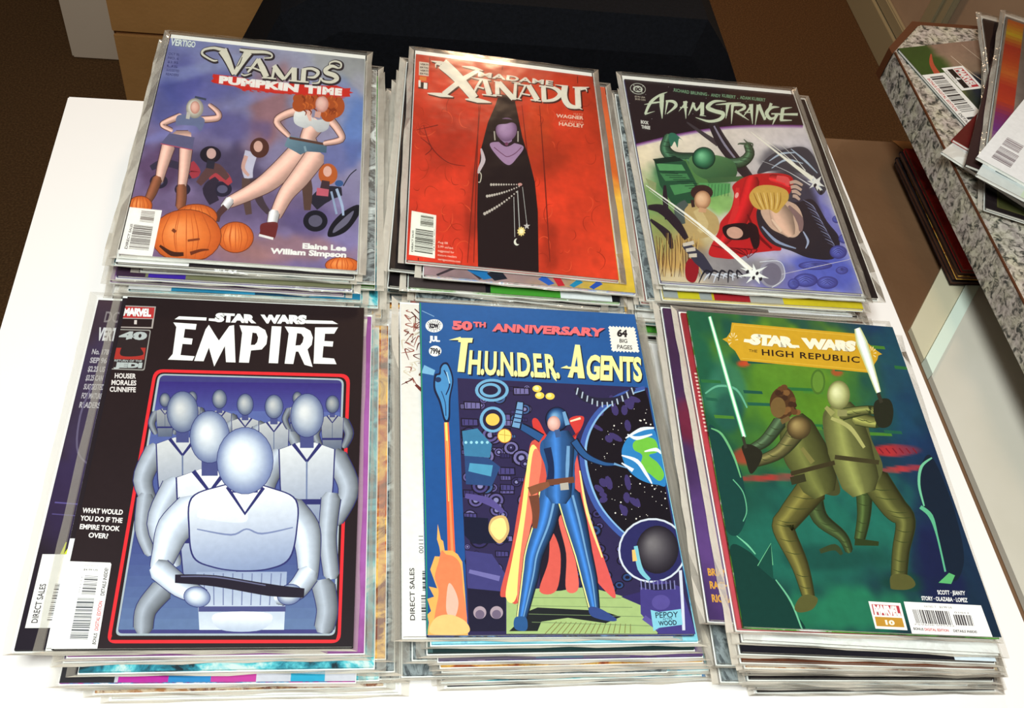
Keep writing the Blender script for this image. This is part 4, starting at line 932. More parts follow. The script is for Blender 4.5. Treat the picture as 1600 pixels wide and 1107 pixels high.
    A.line([(516, 850), (742, 850)], 14, (72, 76, 126), False); A.plate([(560, 862), (700, 862), (680, 905), (575, 905)], WH, (170, 184, 208), 90, True)
    arm([(415, 745), (470, 790), (530, 820)], [62, 58, 40], 1.04); arm([(800, 760), (770, 800), (725, 822)], [56, 52, 40], 1.0); lump(512, 818, 34, 26, 10, 1.0); lump(752, 812, 32, 26, -20, .95)
    A.line([(636, 500), (636, 545)], 66, (60, 62, 118), False); lump(636, 462, 72, 86, 0, 1.04)
    A.line([(455, 770), (560, 776), (700, 800), (790, 808)], [22, 30, 32, 24], (32, 26, 42)); A.line([(470, 764), (560, 766), (690, 788)], [3, 4, 3], (96, 98, 130))
    # hide overspill below the frame
    A.poly([(290, 921), (876, 921), (873, 931), (287, 931)], BK); A.line([(316, 917), (856, 918)], 5, (164, 178, 186))
    # lettering
    A.mode = 'lettering'
    A.frame(3.902, 160, 465)
    W = (246, 246, 244)
    for p in ([(438, 148), (578, 158), (572, 192), (508, 187), (500, 240), (554, 246), (548, 281), (493, 277), (481, 345), (566, 352), (553, 378), (405, 372), (434, 338), (456, 175)],
              [(563, 380), (632, 190), (652, 163), (684, 215), (712, 258), (775, 170), (803, 165), (812, 390), (755, 388), (748, 290), (684, 414), (652, 300), (620, 382)],
              [(836, 166), (950, 172), (990, 195), (1004, 235), (998, 280), (970, 312), (905, 318), (893, 392), (833, 390), (852, 212)], [(1030, 172), (1088, 174), (1068, 396), (1012, 394)],
              [(1108, 174), (1225, 180), (1262, 200), (1277, 240), (1270, 285), (1245, 312), (1276, 418), (1228, 405), (1190, 325), (1175, 325), (1160, 400), (1108, 398), (1132, 215)],
              [(1290, 180), (1428, 180), (1405, 218), (1350, 218), (1346, 262), (1400, 265), (1396, 296), (1341, 293), (1335, 362), (1405, 368), (1420, 402), (1282, 398)],
              [(472, 111), (638, 119), (636, 137), (446, 129)], [(652, 124), (694, 126), (690, 142), (650, 138)], [(1236, 136), (1394, 141), (1428, 160), (1234, 156)]): A.poly(p, W)
    A.poly([(914, 210), (938, 214), (948, 240), (942, 268), (928, 284), (904, 285)], BK); A.poly([(1182, 214), (1208, 218), (1222, 240), (1216, 268), (1202, 287), (1172, 289)], BK)
    A.text('STAR', [(694, 92), (932, 104), (936, 150), (684, 140)], W, .075, .95); A.text('WARS', [(962, 104), (1242, 108), (1236, 156), (968, 150)], W, .075, .95)
    A.poly([(122, 44), (334, 52), (314, 184), (108, 178)], (170, 160, 156)); A.poly([(128, 50), (326, 58), (318, 124), (120, 118)], (186, 52, 52)); A.text('MARVEL', [(140, 60), (306, 66), (304, 110), (134, 104)], W, .06, .85)
    A.poly([(124, 124), (312, 128), (306, 176), (114, 172)], BK); A.text('1', [(204, 132), (220, 133), (218, 158), (202, 157)], (210, 200, 196), .02)
    A.poly(rrect([(90, 186), (304, 192), (264, 438), (52, 430)], 14), (150, 148, 144)); A.poly(rrect([(96, 192), (297, 198), (258, 431), (59, 424)], 11), (44, 34, 36)); A.poly([(86, 300), (272, 300), (262, 372), (72, 368)], (168, 50, 44))
    A.text('40', [(116, 200), (284, 206), (276, 250), (106, 246)], (176, 184, 184), .06); A.text('RETURN OF THE', [(84, 370), (250, 374), (248, 386), (82, 382)], (176, 184, 184), .02); A.text('JEDI', [(84, 388), (252, 392), (248, 420), (78, 416)], (176, 184, 184), .08)
    A.poly([(120, 345), (150, 260), (200, 250), (240, 300), (250, 345)], (44, 34, 36), True)
    for k, (t_, x0, x1) in enumerate((('HOUSER', 86, 213), ('MORALES', 66, 215), ('CUNNIFFE', 55, 212))): y = 452+k*41; A.text(t_, [(x0, y), (x1, y+4), (x1-2, y+34), (x0-3, y+30)], (226, 220, 218), .03)
    A.frame(12.3, 110, 770)
    for t_, x0, y0, x1, y1 in (('WHAT WOULD', 258, 258, 1030, 300), ('YOU DO IF THE', 215, 408, 1022, 458), ('EMPIRE TOOK', 205, 572, 972, 618), ('OVER?', 372, 738, 746, 762)):
        A.text(t_, [(x0, y0), (x1, y1), (x1-16, y1+96), (x0-16, y0+96)], (240, 236, 234), .03)
    A.frame(6.15, 40, 840)
    A.poly([(412, 218), (820, 234), (828, 250), (686, 1082), (242, 1076)], (250, 250, 248))
    A.bars([(702, 366), (672, 545), (538, 540), (574, 360)], 15, 3, (110, 110, 114)); A.bars([(664, 582), (596, 982), (422, 978), (502, 580)], 30, 4, (90, 94, 100))
    A.text('RATED T', [(575, 252), (708, 256), (704, 272), (572, 268)], (170, 168, 168), .0); A.text('$4.99 US', [(562, 290), (700, 296), (697, 314), (560, 308)], (110, 108, 108), .02)
    A.text('BONUS', [(636, 1030), (655, 920), (690, 924), (672, 1034)], (70, 66, 66), .03); A.text('DIGITAL EDITION', [(660, 894), (705, 606), (742, 610), (696, 898)], (206, 96, 100), .03); A.text('DETAILS INSIDE!', [(720, 552), (765, 282), (800, 288), (756, 556)], (80, 76, 78), .03)
    A.text('01111', [(508, 520), (536, 372), (552, 374), (524, 522)], (160, 160, 160), 0); A.text('759606 20449', [(602, 905), (645, 625), (660, 628), (618, 908)], (150, 150, 150), 0)
    A.mode = 'print'
    return A

def art_space():
    A = Art([(656, 472.5), (989, 491.5), (1087, 993), (666, 993)]); A.frame(1.685, 590, 450)
    BL = (32, 86, 150)
    A.raster([(34, 88, 150), (36, 90, 156), (28, 66, 130), (26, 74, 140)], [], .05, 31, 24, 36)
    pan = [(210, 236), (708, 262), (712, 300), (838, 915), (238, 915)]
    A.poly(pan, (44, 38, 76))
    r = random.Random(12)
    # purple machinery, left half of the panel
    for k in range(95):
        x, y = r.uniform(216, 420), r.uniform(245, 760); rr = r.uniform(8, 26)
        c = r.choice([(70, 64, 120), (92, 84, 140), (50, 44, 90), (110, 104, 156), (60, 90, 140)])
        x = max(x, 214+(y-240)*.03+rr)
        if r.random() < .5:
            A.ell(x, y, rr, rr*.9, (24, 20, 40), n=16); A.ell(x, y, rr*.82, rr*.74, c, n=16); A.ell(x, y, rr*.55, rr*.5, (30, 26, 54), n=14); A.ell(x, y, rr*.3, rr*.28, (130, 128, 176), n=12)
        else:
            A.poly([(x-rr, y-rr*.5), (x+rr, y-rr*.4), (x+rr*1.05, y+rr*.5), (x-rr*.95, y+rr*.5)], (24, 20, 40)); A.poly([(x-rr*.85, y-rr*.35), (x+rr*.85, y-rr*.28), (x+rr*.9, y+rr*.35), (x-rr*.8, y+rr*.35)], c)
            for j in range(3): A.line([(x-rr*.6+j*rr*.5, y-rr*.3), (x-rr*.6+j*rr*.5, y+rr*.3)], 2, (30, 26, 54))
    for k in range(45):
        x, y = r.uniform(420, 660), r.uniform(560, 800); rr = r.uniform(7, 20); c = r.choice([(58, 52, 100), (80, 74, 130), (44, 70, 120)])
        A.ell(x, y, rr, rr*.8, (22, 18, 36), n=14); A.ell(x, y, rr*.75, rr*.6, c, n=14); A.ell(x, y, rr*.4, rr*.3, (26, 22, 44), n=10)
    for x, y, rx, ry in ((300, 268, 44, 30), (296, 268, 28, 19), (302, 345, 34, 34)): A.ell(x, y, rx, ry, (110, 168, 206)); A.ell(x, y, rx-8, ry-7, (36, 30, 60))
    A.ell(302, 345, 18, 16, (236, 196, 90))
    for (q, c) in (([(222, 375), (262, 368), (300, 410), (295, 445), (228, 440)], (58, 120, 160)), ([(228, 440), (290, 445), (322, 470), (300, 520), (232, 515)], (40, 70, 120)), ([(226, 600), (290, 605), (292, 640), (340, 650), (344, 670), (250, 672), (228, 650)], (20, 24, 48)), ([(230, 690), (300, 700), (340, 760), (335, 800), (236, 790)], (62, 60, 118)), ([(236, 790), (335, 800), (336, 905), (240, 905)], (26, 24, 48))): A.poly(q, c)
    for k in range(5): A.ell(232+k*14, 405, 4, 4, (150, 210, 226), n=8)
    A.line([(240, 470), (300, 480)], [22, 30], (76, 150, 186)); A.line([(230, 545), (290, 560), (330, 590)], [12, 20, 10], (86, 76, 140)); A.line([(240, 745), (320, 765)], [10, 14], (110, 106, 166))
    A.ell(268, 855, 17, 17, (166, 148, 160)); A.ell(312, 855, 17, 17, (166, 148, 160)); A.ell(268, 860, 12, 12, (110, 96, 120)); A.ell(312, 860, 12, 12, (110, 96, 120))
    A.poly([(292, 640), (300, 605), (335, 600), (345, 640), (320, 672)], (206, 170, 110), True); A.poly([(296, 636), (304, 612), (330, 606), (338, 640), (318, 662)], (244, 222, 140), True)
    # porthole with stars and planet
    A.poly([(700, 262), (640, 280), (580, 330), (545, 400), (548, 480), (580, 570), (640, 640), (700, 680), (790, 700), (770, 600), (712, 300)], (20, 16, 26))
    for k in range(150):
        x, y = r.uniform(560, 770), r.uniform(285, 660)
        if (x-548) > abs(y-470)*.45+8 and x < 712+(y-300)*.2-4: s_ = r.choice([1, 1.3, 2.2]); A.ell(x, y, s_, s_, (232, 228, 220), n=6)
    for k in range(26):
        x, y = r.uniform(575, 700), r.choice([r.uniform(290, 400), r.uniform(510, 590)]); A.ell(x, y, r.uniform(8, 22), r.uniform(5, 12), (62, 52, 104), r.uniform(0, 90), n=9)
    A.line([(700, 262), (632, 284), (574, 332), (540, 402), (542, 482), (576, 574), (636, 646), (700, 690)], [9, 12, 14, 15, 15, 15, 13, 9], (60, 86, 160)); A.line([(700, 268), (636, 290), (580, 336), (548, 404), (550, 480), (582, 568), (640, 638), (700, 680)], [2, 4, 5, 6, 6, 5, 4, 2], (130, 176, 222))
    A.poly([(640, 430), (660, 390), (700, 372), (728, 378), (757, 510), (735, 518), (690, 505), (655, 475)], (44, 126, 190), True)
    A.poly([(672, 405), (700, 392), (728, 400), (735, 430), (712, 440), (735, 460), (752, 490), (740, 508), (715, 490), (690, 470), (694, 440), (672, 425)], (112, 190, 66), True)
    for p in ([(650, 395), (690, 372), (725, 368)], [(640, 440), (680, 455), (705, 490), (720, 515)], [(655, 385), (680, 395), (720, 385)], [(700, 430), (730, 425), (745, 436)], [(640, 460), (670, 480)]): A.line(p, [3, 10, 4][:len(p)] if len(p) < 4 else [3, 10, 8, 3], (226, 234, 242))
    A.line([(520, 262), (545, 290), (600, 298), (650, 285), (672, 262)], [14, 18, 18, 16, 12], (34, 34, 56))
    for k in range(12): a = k/11; A.line([(525+140*a, 262+38*math.sin(a*3.14)), (521+150*a, 280+34*math.sin(a*3.14))], 3.5, (176, 190, 206))
    # floor, light green deck
    A.poly([(338, 800), (440, 790), (560, 790), (640, 812), (720, 850), (740, 905), (736, 914), (338, 912)], (160, 184, 120))
    A.poly([(345, 905), (400, 850), (420, 842), (560, 850), (600, 855), (640, 868), (600, 885), (500, 870), (430, 880), (420, 905)], (28, 32, 36))
    for k in range(16): A.line([(470+k*13, 880+k*.5), (440+k*15, 912)], 2, (120, 110, 60))
    for k in range(4): A.line([(345+k*20, 815+k*22), (640+k*30, 818+k*25)], 1.5, (110, 130, 90))
    A.poly([(640, 815), (700, 800), (790, 800), (805, 914), (740, 914), (720, 850)], (48, 40, 96))
    # red cape and plain blue suited figure, blank face
    A.poly([(405, 402), (392, 470), (372, 560), (350, 690), (322, 800), (336, 815), (372, 822), (395, 650), (430, 560), (450, 420)], (206, 84, 72), True)
    A.poly([(400, 420), (375, 600), (352, 720), (336, 812), (362, 820), (384, 700), (400, 560), (425, 450)], (238, 226, 128), True); A.poly([(408, 430), (390, 580), (372, 720), (366, 820), (376, 800), (396, 660), (418, 540), (430, 450)], (226, 120, 96), True)
    A.poly([(430, 640), (450, 600), (500, 590), (520, 700), (528, 790), (480, 798), (425, 800)], (30, 24, 40)); A.poly([(455, 640), (448, 720), (425, 798), (470, 796), (480, 700)], (212, 90, 80), True); A.poly([(475, 610), (495, 700), (495, 795), (528, 790), (515, 690), (500, 600)], (222, 104, 92), True)
    A.poly([(520, 430), (545, 560), (580, 670), (626, 812), (590, 790), (560, 740), (540, 640), (520, 560)], (214, 88, 84), True); A.line([(530, 480), (550, 590), (590, 710)], [3, 8, 4], (236, 220, 140))
    A.poly([(405, 350), (420, 345), (455, 398), (520, 396), (502, 345), (540, 338), (530, 375), (500, 402), (460, 408), (420, 392)], (206, 60, 56), True); A.line([(505, 350), (532, 342)], [4, 6], (240, 214, 180))
    BS, BD, BH, YL = (40, 84, 138), (22, 40, 78), (110, 156, 200), (226, 226, 150)
    def blimb(p, w):
        A.line(p, [v+7 for v in w], (18, 20, 40)); A.line([(x-1, y) for x, y in p], [v+2 for v in w], YL); A.tube([(x+1.5, y) for x, y in p], w, (44, 88, 144), 1.6, .35); A.line([(x+w[i]*.2, y) for i, (x, y) in enumerate(p)], [v*.10 for v in w], BH)
    blimb([(455, 540), (438, 620), (410, 700), (400, 760), (376, 880)], [60, 56, 44, 40, 20]); blimb([(500, 545), (520, 620), (540, 700), (556, 770), (570, 850)], [58, 54, 42, 38, 22])
    A.poly([(362, 868), (388, 868), (394, 890), (388, 904), (366, 902), (357, 890)], BS, True); A.poly([(556, 842), (585, 846), (626, 872), (622, 880), (590, 876), (560, 864)], (50, 70, 130), True)
    A.poly([(432, 400), (470, 392), (516, 398), (524, 430), (516, 470), (518, 505), (510, 545), (470, 556), (440, 545), (444, 505), (438, 465), (426, 430)], BS, True); A.tube([(476, 400), (478, 470), (476, 548)], [84, 70, 64], (44, 88, 144), 1.5, .4)
    A.line([(445, 420), (455, 470), (452, 520)], [20, 16, 20], BD); A.line([(500, 415), (498, 465), (496, 510)], [8, 10, 6], BH); 
    A.line([(430, 395), (395, 372), (360, 355)], [26, 22, 18], (18, 20, 40)); A.line([(430, 395), (395, 374), (362, 356)], [20, 17, 14], BS); A.line([(362, 368), (370, 330), (374, 298)], [28, 24, 20], (18, 20, 40)); A.line([(362, 366), (370, 330), (374, 300)], [20, 18, 14], BH)
    for k in range(4): A.line([(358, 318+k*11), (382, 322+k*11)], 3, (30, 40, 80))
    A.line([(515, 400), (545, 440), (590, 462), (625, 465)], [24, 20, 14, 8], (18, 20, 40)); A.line([(515, 402), (545, 440), (590, 461), (622, 464)], [17, 14, 9, 5], BS); A.line([(620, 462), (655, 474)], [6, 2], BH)
    A.line([(442, 512), (516, 504)], 16, (110, 66, 48)); A.line([(398, 535), (430, 522), (450, 515)], [24, 20, 12], (130, 80, 56)); A.line([(410, 545), (415, 590), (412, 632)], [28, 20, 12], (110, 64, 48)); A.poly([(478, 514), (500, 511), (502, 530), (480, 532)], (176, 170, 160))
    A.ell(470, 345, 31, 33, (18, 20, 40)); A.ball(470, 344, 28, 30, (20, 40, 80), (48, 96, 150), (130, 176, 214)); A.line([(488, 325), (498, 360)], [8, 12], BH); A.ball(462, 356, 17, 20, (190, 136, 126), (224, 178, 166), (238, 200, 190)); A.line([(470, 372), (474, 392)], 14, (60, 90, 140))
    A.ell(333, 388, 19, 19, (190, 110, 40)); A.ell(333, 388, 17, 17, (238, 216, 110)); A.line([(318, 384), (350, 388)], 1.5, (190, 150, 60)); A.line([(333, 372), (334, 404)], 1.5, (190, 150, 60))
    for x, y in ((418, 264), (425, 282), (452, 284)): A.ell(x, y, 12, 9, (236, 206, 84)); A.ell(x-2, y-2, 6, 5, (250, 236, 150))
    A.ell(418, 264, 5, 4, (250, 240, 180))
    # second plain round-helmeted form, lower right
    A.ell(722, 692, 90, 86, (206, 214, 226)); A.ell(722, 692, 85, 81, (40, 40, 92)); A.ball(735, 690, 56, 64, (30, 26, 36), (66, 62, 70), (116, 112, 116)); A.line([(678, 680), (690, 740), (715, 770)], [10, 14, 8], (120, 190, 206)); A.line([(672, 690), (676, 720)], [8, 12], (240, 190, 110))
    A.poly([(690, 790), (740, 770), (800, 790), (838, 915), (740, 914), (692, 860)], (66, 58, 126)); A.line([(690, 780), (730, 790), (780, 786)], 16, (34, 32, 60))
    for k in range(9): A.line([(692+k*11, 772), (694+k*11, 796)], 3, (120, 120, 170))
    A.line([(796, 745), (802, 830), (806, 905)], [8, 8, 8], (206, 210, 226)); A.ell(745, 830, 24, 20, (84, 74, 146)); A.line([(700, 870), (740, 900)], 14, (90, 80, 150))
    # launch gauntlet and flame
    A.line([(120, 212), (150, 222)], [22, 14], (120, 176, 214)); A.poly([(165, 205), (175, 195), (188, 200), (200, 240), (192, 290), (190, 345), (176, 350), (162, 300), (148, 265), (150, 228), (162, 222)], (20, 30, 60), True)
    A.poly([(168, 210), (176, 200), (186, 206), (196, 242), (188, 288), (186, 338), (178, 342), (167, 298), (153, 262), (155, 232), (166, 226)], (72, 140, 196), True); A.line([(175, 215), (190, 250), (180, 280)], [3, 4, 3], (24, 40, 80)); A.ell(160, 240, 8, 7, (30, 50, 90)); A.line([(182, 220), (190, 250)], 3, (160, 206, 232)); A.line([(168, 270), (178, 300), (180, 335)], 2, (24, 40, 80))
    A.line([(181, 352), (186, 470), (194, 700)], [12, 15, 20], (226, 96, 60)); A.line([(180, 352), (184, 440), (188, 560)], [7, 6, 5], (240, 216, 110)); A.line([(182, 400), (190, 560), (196, 700)], [4, 5, 8], (236, 140, 90))
    A.poly([(158, 620), (166, 660), (172, 665), (176, 690), (196, 690), (210, 700), (222, 720), (228, 790), (237, 915), (130, 914), (134, 880), (130, 860), (140, 850), (130, 818), (148, 812), (134, 785), (156, 790), (138, 740), (150, 705), (166, 706), (162, 680), (156, 660)], (240, 170, 90)); 
    A.poly([(168, 690), (180, 700), (200, 706), (218, 730), (224, 790), (230, 900), (150, 905), (150, 860), (160, 800), (150, 760), (160, 720)], (240, 128, 84), True); A.poly([(185, 780), (200, 790), (212, 830), (200, 870), (180, 850)], (244, 180, 160), True); A.poly([(150, 870), (190, 860), (232, 880), (234, 910), (140, 910)], (244, 190, 120), True)
    # lettering
    A.mode = 'lettering'
    A.frame(4.324, 650, 480)
    SH = (20, 26, 52); PK = (238, 110, 116); YE = (238, 236, 160)
    for t_, q, sp in (('50', [(246, 92), (380, 97), (380, 152), (246, 146)], 1), ('TH', [(386, 98), (470, 102), (470, 134), (388, 130)], 1), ('ANNIVERSARY', [(516, 110), (1268, 144), (1260, 196), (512, 158)], 1.05)): A.text(t_, q, PK, .06, sp, shadow=SH, sh=(8, 7), ob=.07)
    def lit(p, c=YE): A.poly([(x+8, y+7) for x, y in p], SH); A.poly(p, c)
    lit([(222, 220), (300, 199), (304, 206), (383, 207), (378, 238), (350, 238), (326, 436), (280, 433), (303, 236), (284, 232), (288, 221)])
    A.text('H.U.N.D.E.R.', [(362, 286), (948, 316), (968, 472), (350, 442)], YE, .035, .93, shadow=SH, sh=(8, 7), ob=.05)
    lit([(1068, 252), (1100, 254), (1134, 480), (1088, 477), (1083, 440), (1060, 437), (1052, 475), (1018, 471), (1038, 416), (970, 409), (1012, 392), (1024, 402), (1042, 400)]); A.poly([(1080, 330), (1086, 400), (1066, 398)], BL)
    A.text('GENTS', [(1150, 318), (1512, 336), (1520, 494), (1140, 480)], YE, .04, .93, shadow=SH, sh=(8, 7), ob=.05)
    A.poly([(905, 440), (925, 480), (945, 500), (938, 470), (930, 460), (945, 445)], YE)
    q = [(1292, 130), (1466, 138), (1498, 304), (1316, 296)]; sc = []
    for i in range(4):
        a, b = q[i], q[(i+1) % 4]
        for k in range(16): f = k/16; d = 6 if k % 2 else -5; mx_, my_ = 1393, 217; x, y = a[0]+(b[0]-a[0])*f, a[1]+(b[1]-a[1])*f; l = math.hypot(x-mx_, y-my_); sc.append((x+(x-mx_)/l*d, y+(y-my_)/l*d))
    A.poly(sc, (236, 234, 226)); A.text('64', [(1350, 150), (1418, 155), (1418, 200), (1348, 195)], (40, 36, 40), .06); A.text('BIG', [(1366, 212), (1418, 215), (1419, 241), (1366, 238)], (40, 36, 40), .02); A.text('PAGES', [(1350, 252), (1450, 258), (1452, 286), (1350, 280)], (40, 36, 40), .02)
    A.ell(125, 125, 58, 44, (234, 234, 232)); A.ell(125, 125, 38, 27, (234, 234, 232)); A.ell(125, 125, 39, 28, (40, 50, 80)); A.ell(125, 125, 36, 25, (234, 234, 232)); A.text('KDW', [(94, 110), (156, 112), (156, 140), (94, 138)], (30, 30, 44), .09)
    for t_, a0, a1, rr in (('DELUXEEDITION', 200, 340, 1), ('WORKS', 140, 40, 1)):
        for k, ch in enumerate(t_[:8]):
            a = math.radians(a0+(a1-a0)*k/(min(len(t_), 8)-1)); x, y = 125+48*math.cos(a), 125+36*math.sin(a); A.text(ch, [(x-4, y-4), (x+4, y-4), (x+4, y+4), (x-4, y+4)], (40, 50, 80), .03)
    A.text('JUL.', [(92, 192), (164, 196), (164, 230), (92, 226)], (240, 240, 238), .07); A.ell(131, 294, 42, 36, (234, 234, 232)); A.text('799¢', [(98, 272), (166, 276), (166, 314), (98, 310)], (30, 30, 44), .04)
    A.frame(1.685, 590, 450)
    A.poly([(718, 850), (740, 856), (798, 848), (803, 890), (740, 898), (726, 907)], (128, 196, 216)); A.text('PEPOY', [(730, 856), (790, 854), (791, 870), (732, 872)], (26, 40, 60), .01); A.text('AFTER', [(750, 872), (776, 871), (776, 877), (750, 878)], (26, 40, 60), 0); A.text('WOOD', [(738, 880), (786, 877), (788, 890), (740, 892)], (26, 40, 60), .03)
    A.line([(114, 40), (118, 300), (126, 600), (130, 912)], 3, (40, 140, 100)); A.line([(150, 75), (118, 60)], 2, (120, 160, 200))
    A.mode = 'print'
    return A

def art_green():
    A = Art([(1073, 484), (1395, 515), (1566, 994), (1161, 982)]); A.frame(1.739, 1030, 470)
    A.raster([(24, 92, 62), (20, 50, 92), (20, 40, 62), (20, 66, 56)], [
        (380, 220, 190, 180, 0, (96, 140, 34), .95, 1.0), (400, 150, 160, 70, 5, (120, 160, 44), .8, .9), (300, 300, 140, 160, 0, (72, 122, 40), .6, 1), (600, 230, 110, 110, 0, (40, 100, 60), .6, .9),
        (180, 250, 60, 90, 0, (50, 116, 92), .8, .5), (190, 300, 42, 60, 0, (30, 84, 72), .9, .4), (640, 320, 90, 60, 0, (24, 74, 74), .8, .8), (650, 120, 60, 60, 0, (24, 84, 70), .7, .8),
        (640, 408, 66, 16, 0, (170, 44, 48), .95, .4), (330, 480, 120, 9, -2, (176, 50, 46), .9, .5), (240, 420, 44, 22, 0, (160, 60, 44), .85, .6), (660, 458, 70, 8, -5, (180, 50, 54), .9, .4), (230, 170, 20, 10, 0, (206, 70, 40), .9, .6), (487, 196, 14, 10, 0, (190, 74, 44), .8, .6),
        (430, 640, 240, 150, 0, (28, 100, 84), .85, .9), (520, 840, 180, 60, 0, (34, 120, 84), .8, .9), (300, 860, 100, 50, 0, (30, 110, 74), .8, .9), (560, 560, 120, 90, 0, (30, 108, 92), .6, .9), (480, 700, 120, 30, 0, (18, 66, 60), .7, .8), (700, 765, 90, 22, 0, (16, 66, 52), .8, .7),
        (760, 720, 60, 160, -14, (22, 30, 70), .9, .6), (650, 240, 50, 200, -14, (24, 60, 110), .5, .9), (150, 820, 60, 60, 0, (24, 80, 60), .6, .9)], .10, 41)
    r = random.Random(3)
    for k in range(26):
        x, y = r.uniform(100, 640), r.uniform(100, 360); w_ = r.uniform(30, 90); A.poly([(x, y), (x+w_, y+4), (x+w_+3, y+12), (x+3, y+9)], r.choice([(40, 104, 56), (70, 124, 44), (30, 90, 70), (24, 78, 66)]))
    for k in range(6): A.line([(600+k*18, 402), (612+k*18, 416)], 3, (120, 24, 40))
    A.line([(124, 250), (160, 230), (210, 240), (240, 290)], [4, 6, 6, 4], (96, 170, 140)); A.ell(434, 222, 20, 34, (72, 110, 40)); A.ell(434, 222, 15, 28, (96, 136, 50))
    # dark rounded forms in the foreground corners
    A.poly([(132, 345), (165, 360), (200, 420), (225, 470), (238, 570), (226, 620), (205, 640), (180, 620), (160, 520)], (16, 62, 58), True); A.line([(140, 345), (170, 362), (202, 420), (222, 480)], [3, 6, 6, 3], (104, 176, 120)); A.line([(200, 485), (228, 520), (238, 570), (228, 600)], 3, (92, 170, 130))
    A.poly([(190, 680), (240, 680), (300, 740), (350, 810), (380, 860), (390, 902), (226, 890)], (14, 56, 50), True); A.poly([(268, 722), (305, 660), (312, 760)], (18, 70, 60)); A.line([(268, 722), (305, 660), (310, 720)], 2, (110, 190, 140), False); A.line([(210, 640), (240, 665), (262, 690)], [2, 5, 3], (110, 190, 150)); A.line([(318, 760), (360, 820), (392, 900)], [3, 5, 4], (104, 180, 140))
    A.poly([(742, 425), (712, 450), (706, 500), (720, 560), (752, 600), (756, 640), (800, 760), (830, 700), (800, 560)], (16, 32, 50), True); A.line([(742, 428), (714, 452), (708, 500), (722, 558)], [4, 8, 7, 4], (110, 190, 150)); A.line([(712, 560), (740, 585), (758, 640), (780, 735)], [10, 12, 5, 5], (90, 176, 136)); A.poly([(762, 765), (790, 738), (806, 745), (796, 768)], (90, 176, 110))
    # two plain figures without features
    OL, OM, OH = (42, 56, 28), (84, 84, 44), (134, 132, 78)
    def fl(p, w, c=OM, h=OH):
        A.line(p, [v+4 for v in w], OL); A.tube(p, w, c, 1.5, .42)
        for i in range(len(p)-1):
            for f in (.3, .65): x = p[i][0]*(1-f)+p[i+1][0]*f; y = p[i][1]*(1-f)+p[i+1][1]*f; A.line([(x-w[i]*.42, y-3), (x, y+4), (x+w[i]*.42, y+3)], [.5, 2, .5], OL)
    fl([(420, 520), (440, 590), (500, 640), (520, 680)], [50, 40, 26, 18], (56, 70, 40)); A.line([(440, 682), (480, 670), (500, 690)], [12, 18, 8], (50, 64, 38))
    fl([(560, 500), (560, 580), (548, 650)], [46, 34, 26], (60, 76, 40)); A.line([(535, 655), (600, 660)], [20, 12], OL)
    fl([(420, 510), (355, 590), (340, 620), (385, 720), (410, 810)], [84, 66, 58, 44, 30], (92, 88, 44)); A.poly([(370, 838), (385, 808), (410, 800), (434, 812), (420, 840), (385, 850)], OM, True)
    fl([(590, 490), (640, 560), (672, 600), (660, 680), (655, 760)], [76, 66, 52, 44, 40], (78, 80, 42)); A.poly([(632, 775), (636, 745), (680, 745), (700, 770), (680, 784), (640, 784)], OM, True)
    A.poly([(340, 330), (400, 320), (440, 370), (470, 440), (495, 510), (480, 530), (430, 515), (380, 480), (345, 440), (330, 380)], (66, 68, 38), True); A.tube([(375, 340), (400, 410), (440, 500)], [90, 120, 100], (84, 88, 46), 1.4, .5)
    A.poly([(452, 300), (500, 290), (560, 320), (580, 380), (610, 450), (590, 500), (540, 515), (500, 490), (470, 430), (450, 360)], (84, 88, 50), True); A.tube([(500, 310), (520, 400), (550, 495)], [96, 120, 104], (104, 108, 60), 1.45, .5)
    A.line([(360, 470), (480, 440)], 12, (56, 50, 30)); A.line([(480, 425), (600, 440)], 12, (60, 56, 34)); A.line([(360, 490), (400, 480)], 22, (50, 50, 30))
    A.line([(470, 320), (520, 345), (560, 400)], [8, 12, 8], (168, 168, 104)); A.line([(390, 400), (420, 440)], [10, 14], (120, 116, 64))
    fl([(380, 350), (330, 410), (265, 438)], [50, 34, 24], (96, 92, 56)); A.ball(382, 345, 33, 32, (60, 50, 30), (112, 92, 56), (166, 144, 92)); fl([(330, 330), (290, 380), (250, 402)], [36, 30, 20], (64, 84, 60))
    fl([(540, 320), (590, 332), (620, 322)], [36, 28, 20], (120, 122, 66)); fl([(500, 310), (560, 300), (600, 300)], [30, 22, 18], (110, 114, 64))
    A.poly([(225, 395), (250, 390), (280, 410), (275, 440), (250, 470), (235, 430)], (34, 34, 26), True); A.poly([(590, 275), (625, 270), (638, 300), (630, 340), (600, 345), (585, 310)], (34, 38, 28), True)
    A.ell(338, 278, 36, 44, (76, 50, 30))
    for k in range(22): a = k*.8; A.ell(345+34*math.cos(a)*(.6+.4*math.sin(k)), 262+34*math.sin(a*1.2)+8, 9, 8, ((96, 62, 36), (60, 38, 26), (120, 84, 48))[k % 3], n=10)
    A.ell(325, 290, 21, 28, (112, 88, 50)); A.line([(342, 318), (348, 330)], 26, (104, 84, 50))
    A.ball(490, 258, 31, 39, (110, 112, 66), (182, 186, 126), (232, 234, 182)); A.line([(500, 298), (500, 315)], 26, (140, 140, 90)); A.line([(455, 290), (475, 310)], [10, 16], (150, 150, 90))
    # lettering panel
    A.frame(5.161, 1100, 490)
    YG, YD = (206, 160, 40), (226, 186, 70)
    A.poly([(228, 72), (1282, 182), (1290, 200), (1335, 262), (1382, 302), (1440, 342), (1410, 352), (1402, 385), (1378, 420), (1368, 488), (1320, 486), (298, 376), (255, 300), (210, 262), (190, 228), (150, 204), (186, 190), (216, 148)], YG)
